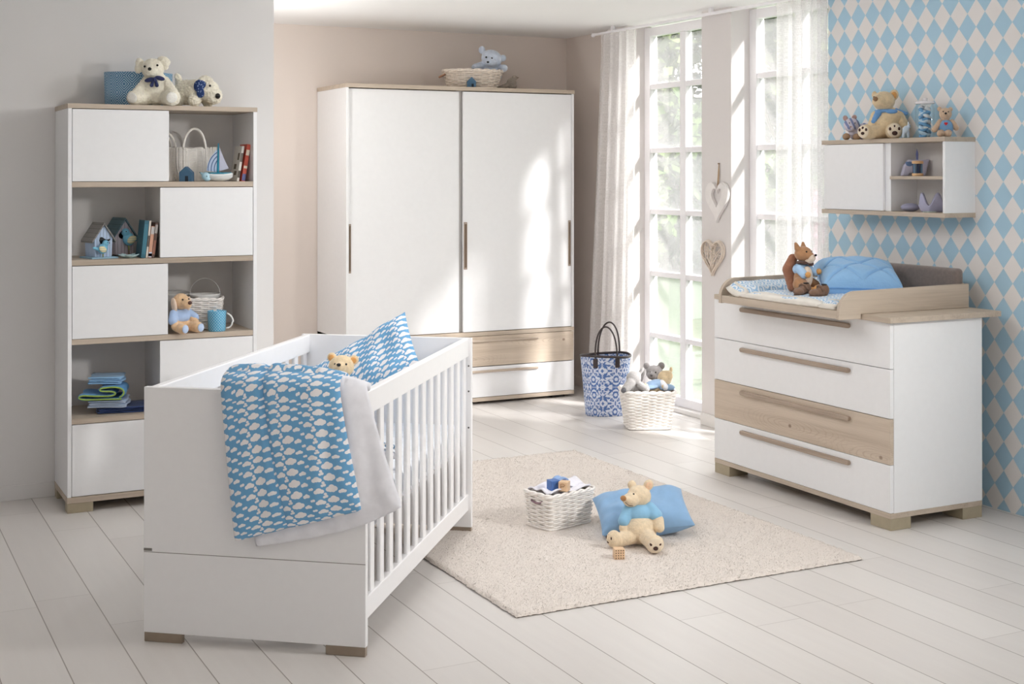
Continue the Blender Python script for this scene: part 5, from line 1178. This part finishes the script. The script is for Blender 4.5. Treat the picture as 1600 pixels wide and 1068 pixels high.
for i in range(6): a = i*PI/3+0.4; MB().cyl((0.019*math.cos(a), 0.019*math.sin(a), 0.012), (0.019*math.cos(a), 0.019*math.sin(a), 0.062), 0.0055, seg=12).build('bar', plain(('bar_navy', 'bar_blue')[i % 2], ((48, 62, 92), (112, 142, 170))[i % 2], 0.5), r)
r = thing('pebble_cushion', 'oval lavender grey cushion pebble on the cabinet floor', 'decoration', (4.735, 5.000, 1.377), YAW)
MB().ell((0, 0, 0.021), (0.046, 0.034, 0.0205), nu=28, nv=16).build('body', cloth('lavender_grey_felt', (158, 158, 182)), r)
r = thing('crown_toy', 'lavender fabric crown in the lower cabinet compartment', 'decoration', (4.775, 4.885, 1.377), YAW)
mc_ = cloth('lilac_felt', (184, 184, 210)); P = []
for k in np.linspace(0, 1, 8):
    P.append([((0.052+0.016*k)*math.cos(a), (0.032+0.008*k)*math.sin(a), 0.002+k*(0.030+0.062*abs(math.cos(2.5*a+0.5))**2.2)) for a in np.linspace(0, 2*PI, 64, endpoint=False)])
MB().grid(P, closed_v=True).add(np.array(P[0]), [list(range(64))[::-1]]).build('crown_band', mc_, r, solid=0.010)
r = thing('fabric_leaf', 'flat pale green fabric leaf lying before the crown', 'decoration', (4.715, 4.850, 1.377), YAW)
MB().prism([(0.030*math.cos(a)*(1+0.12*math.cos(7*a)), 0.014*math.sin(a)*(1+0.12*math.cos(7*a))) for a in np.linspace(0, 2*PI, 42, endpoint=False)], 0.0, 0.005, 'xy').build('body', cloth('pale_sage_felt', (206, 220, 216)), r, bevel=0.001)

# ------------------------------------------------------------------ hearts on the pier
def heart_outline(w, h, n=60, skew=0.0):
    pts = []
    for a in np.linspace(0, 2*PI, n, endpoint=False):
        x_ = math.sin(a)**3; z_ = (13*math.cos(a)-5*math.cos(2*a)-2*math.cos(3*a)-math.cos(4*a))/16
        z_ = (z_+1.06)/1.82; pts.append((x_*w/2+skew*(1-z_)*w, z_*h))
    return np.array(pts)
hh = thing('heart_decoration', 'white wooden open heart hanging from a cord on the pier', 'decoration', (4.863, 6.770, 1.262))
ho, hi = heart_outline(0.235, 0.250), heart_outline(0.105, 0.125)+np.array([0, 0.085])
n = len(ho); mb = MB(); mk = lambda p, x_: [(x_, -a, b) for a, b in p]
mb.grid(np.array([mk(ho*0.985+[0, 0.002], -0.022), mk(hi*1.03, -0.022), mk(hi, -0.019), mk(hi, -0.002), mk(ho, -0.002), mk(ho, -0.018), mk(ho*0.985+[0, 0.002], -0.022)]), smooth=False, closed_v=True)
mb.build('heart', plain('whitewashed_wood', (236, 231, 228), 0.6, 0.03, 20), hh)
MB().tube([(-0.010, 0.004, 0.215), (-0.006, 0.003, 0.27), (-0.004, -0.006, 0.362)], 0.0030, 6).tube([(-0.010, -0.004, 0.215), (-0.006, -0.008, 0.29), (-0.004, -0.006, 0.362)], 0.0030, 6).build('cord', plain('jute_cord', (188, 160, 130), 0.8), hh)
MB().cyl((-0.012, -0.006, 0.362), (0.0, -0.006, 0.362), 0.0035, seg=10).build('hook', plain('hook_tan', (170, 140, 110), 0.5), hh)
wh = thing('wicker_heart', 'woven twig heart hanging on the pier below the wooden heart', 'decoration', (4.862, 6.815, 0.935))
ho = heart_outline(0.225, 0.215); tw = MB(); hr = np.random.default_rng(11)
for kx, off in ((1.0, -0.006), (0.985, -0.016), (0.97, -0.024)): tw.tube([(off, -a*kx, b*kx+0.003) for a, b in ho], 0.0042, 6, closed=True)
m_twig = plain('peeled_twig', (236, 222, 208), 0.7, 0.10, 60.0); tw.build('twig_rim', m_twig, wh); tw = MB()
for i in range(38):
    i0 = hr.integers(0, 60); i1 = (i0+hr.integers(16, 44)) % 60; a, b = ho[i0]*0.96, ho[i1]*0.96; mid = (a+b)/2*hr.uniform(0.92, 1.06)
    tw.tube([(-0.012, -a[0], a[1]), (-0.028-0.008*hr.random(), -mid[0], mid[1]), (-0.012, -b[0], b[1])], 0.0023, 5)
tw.build('twig_weave', m_twig, wh)
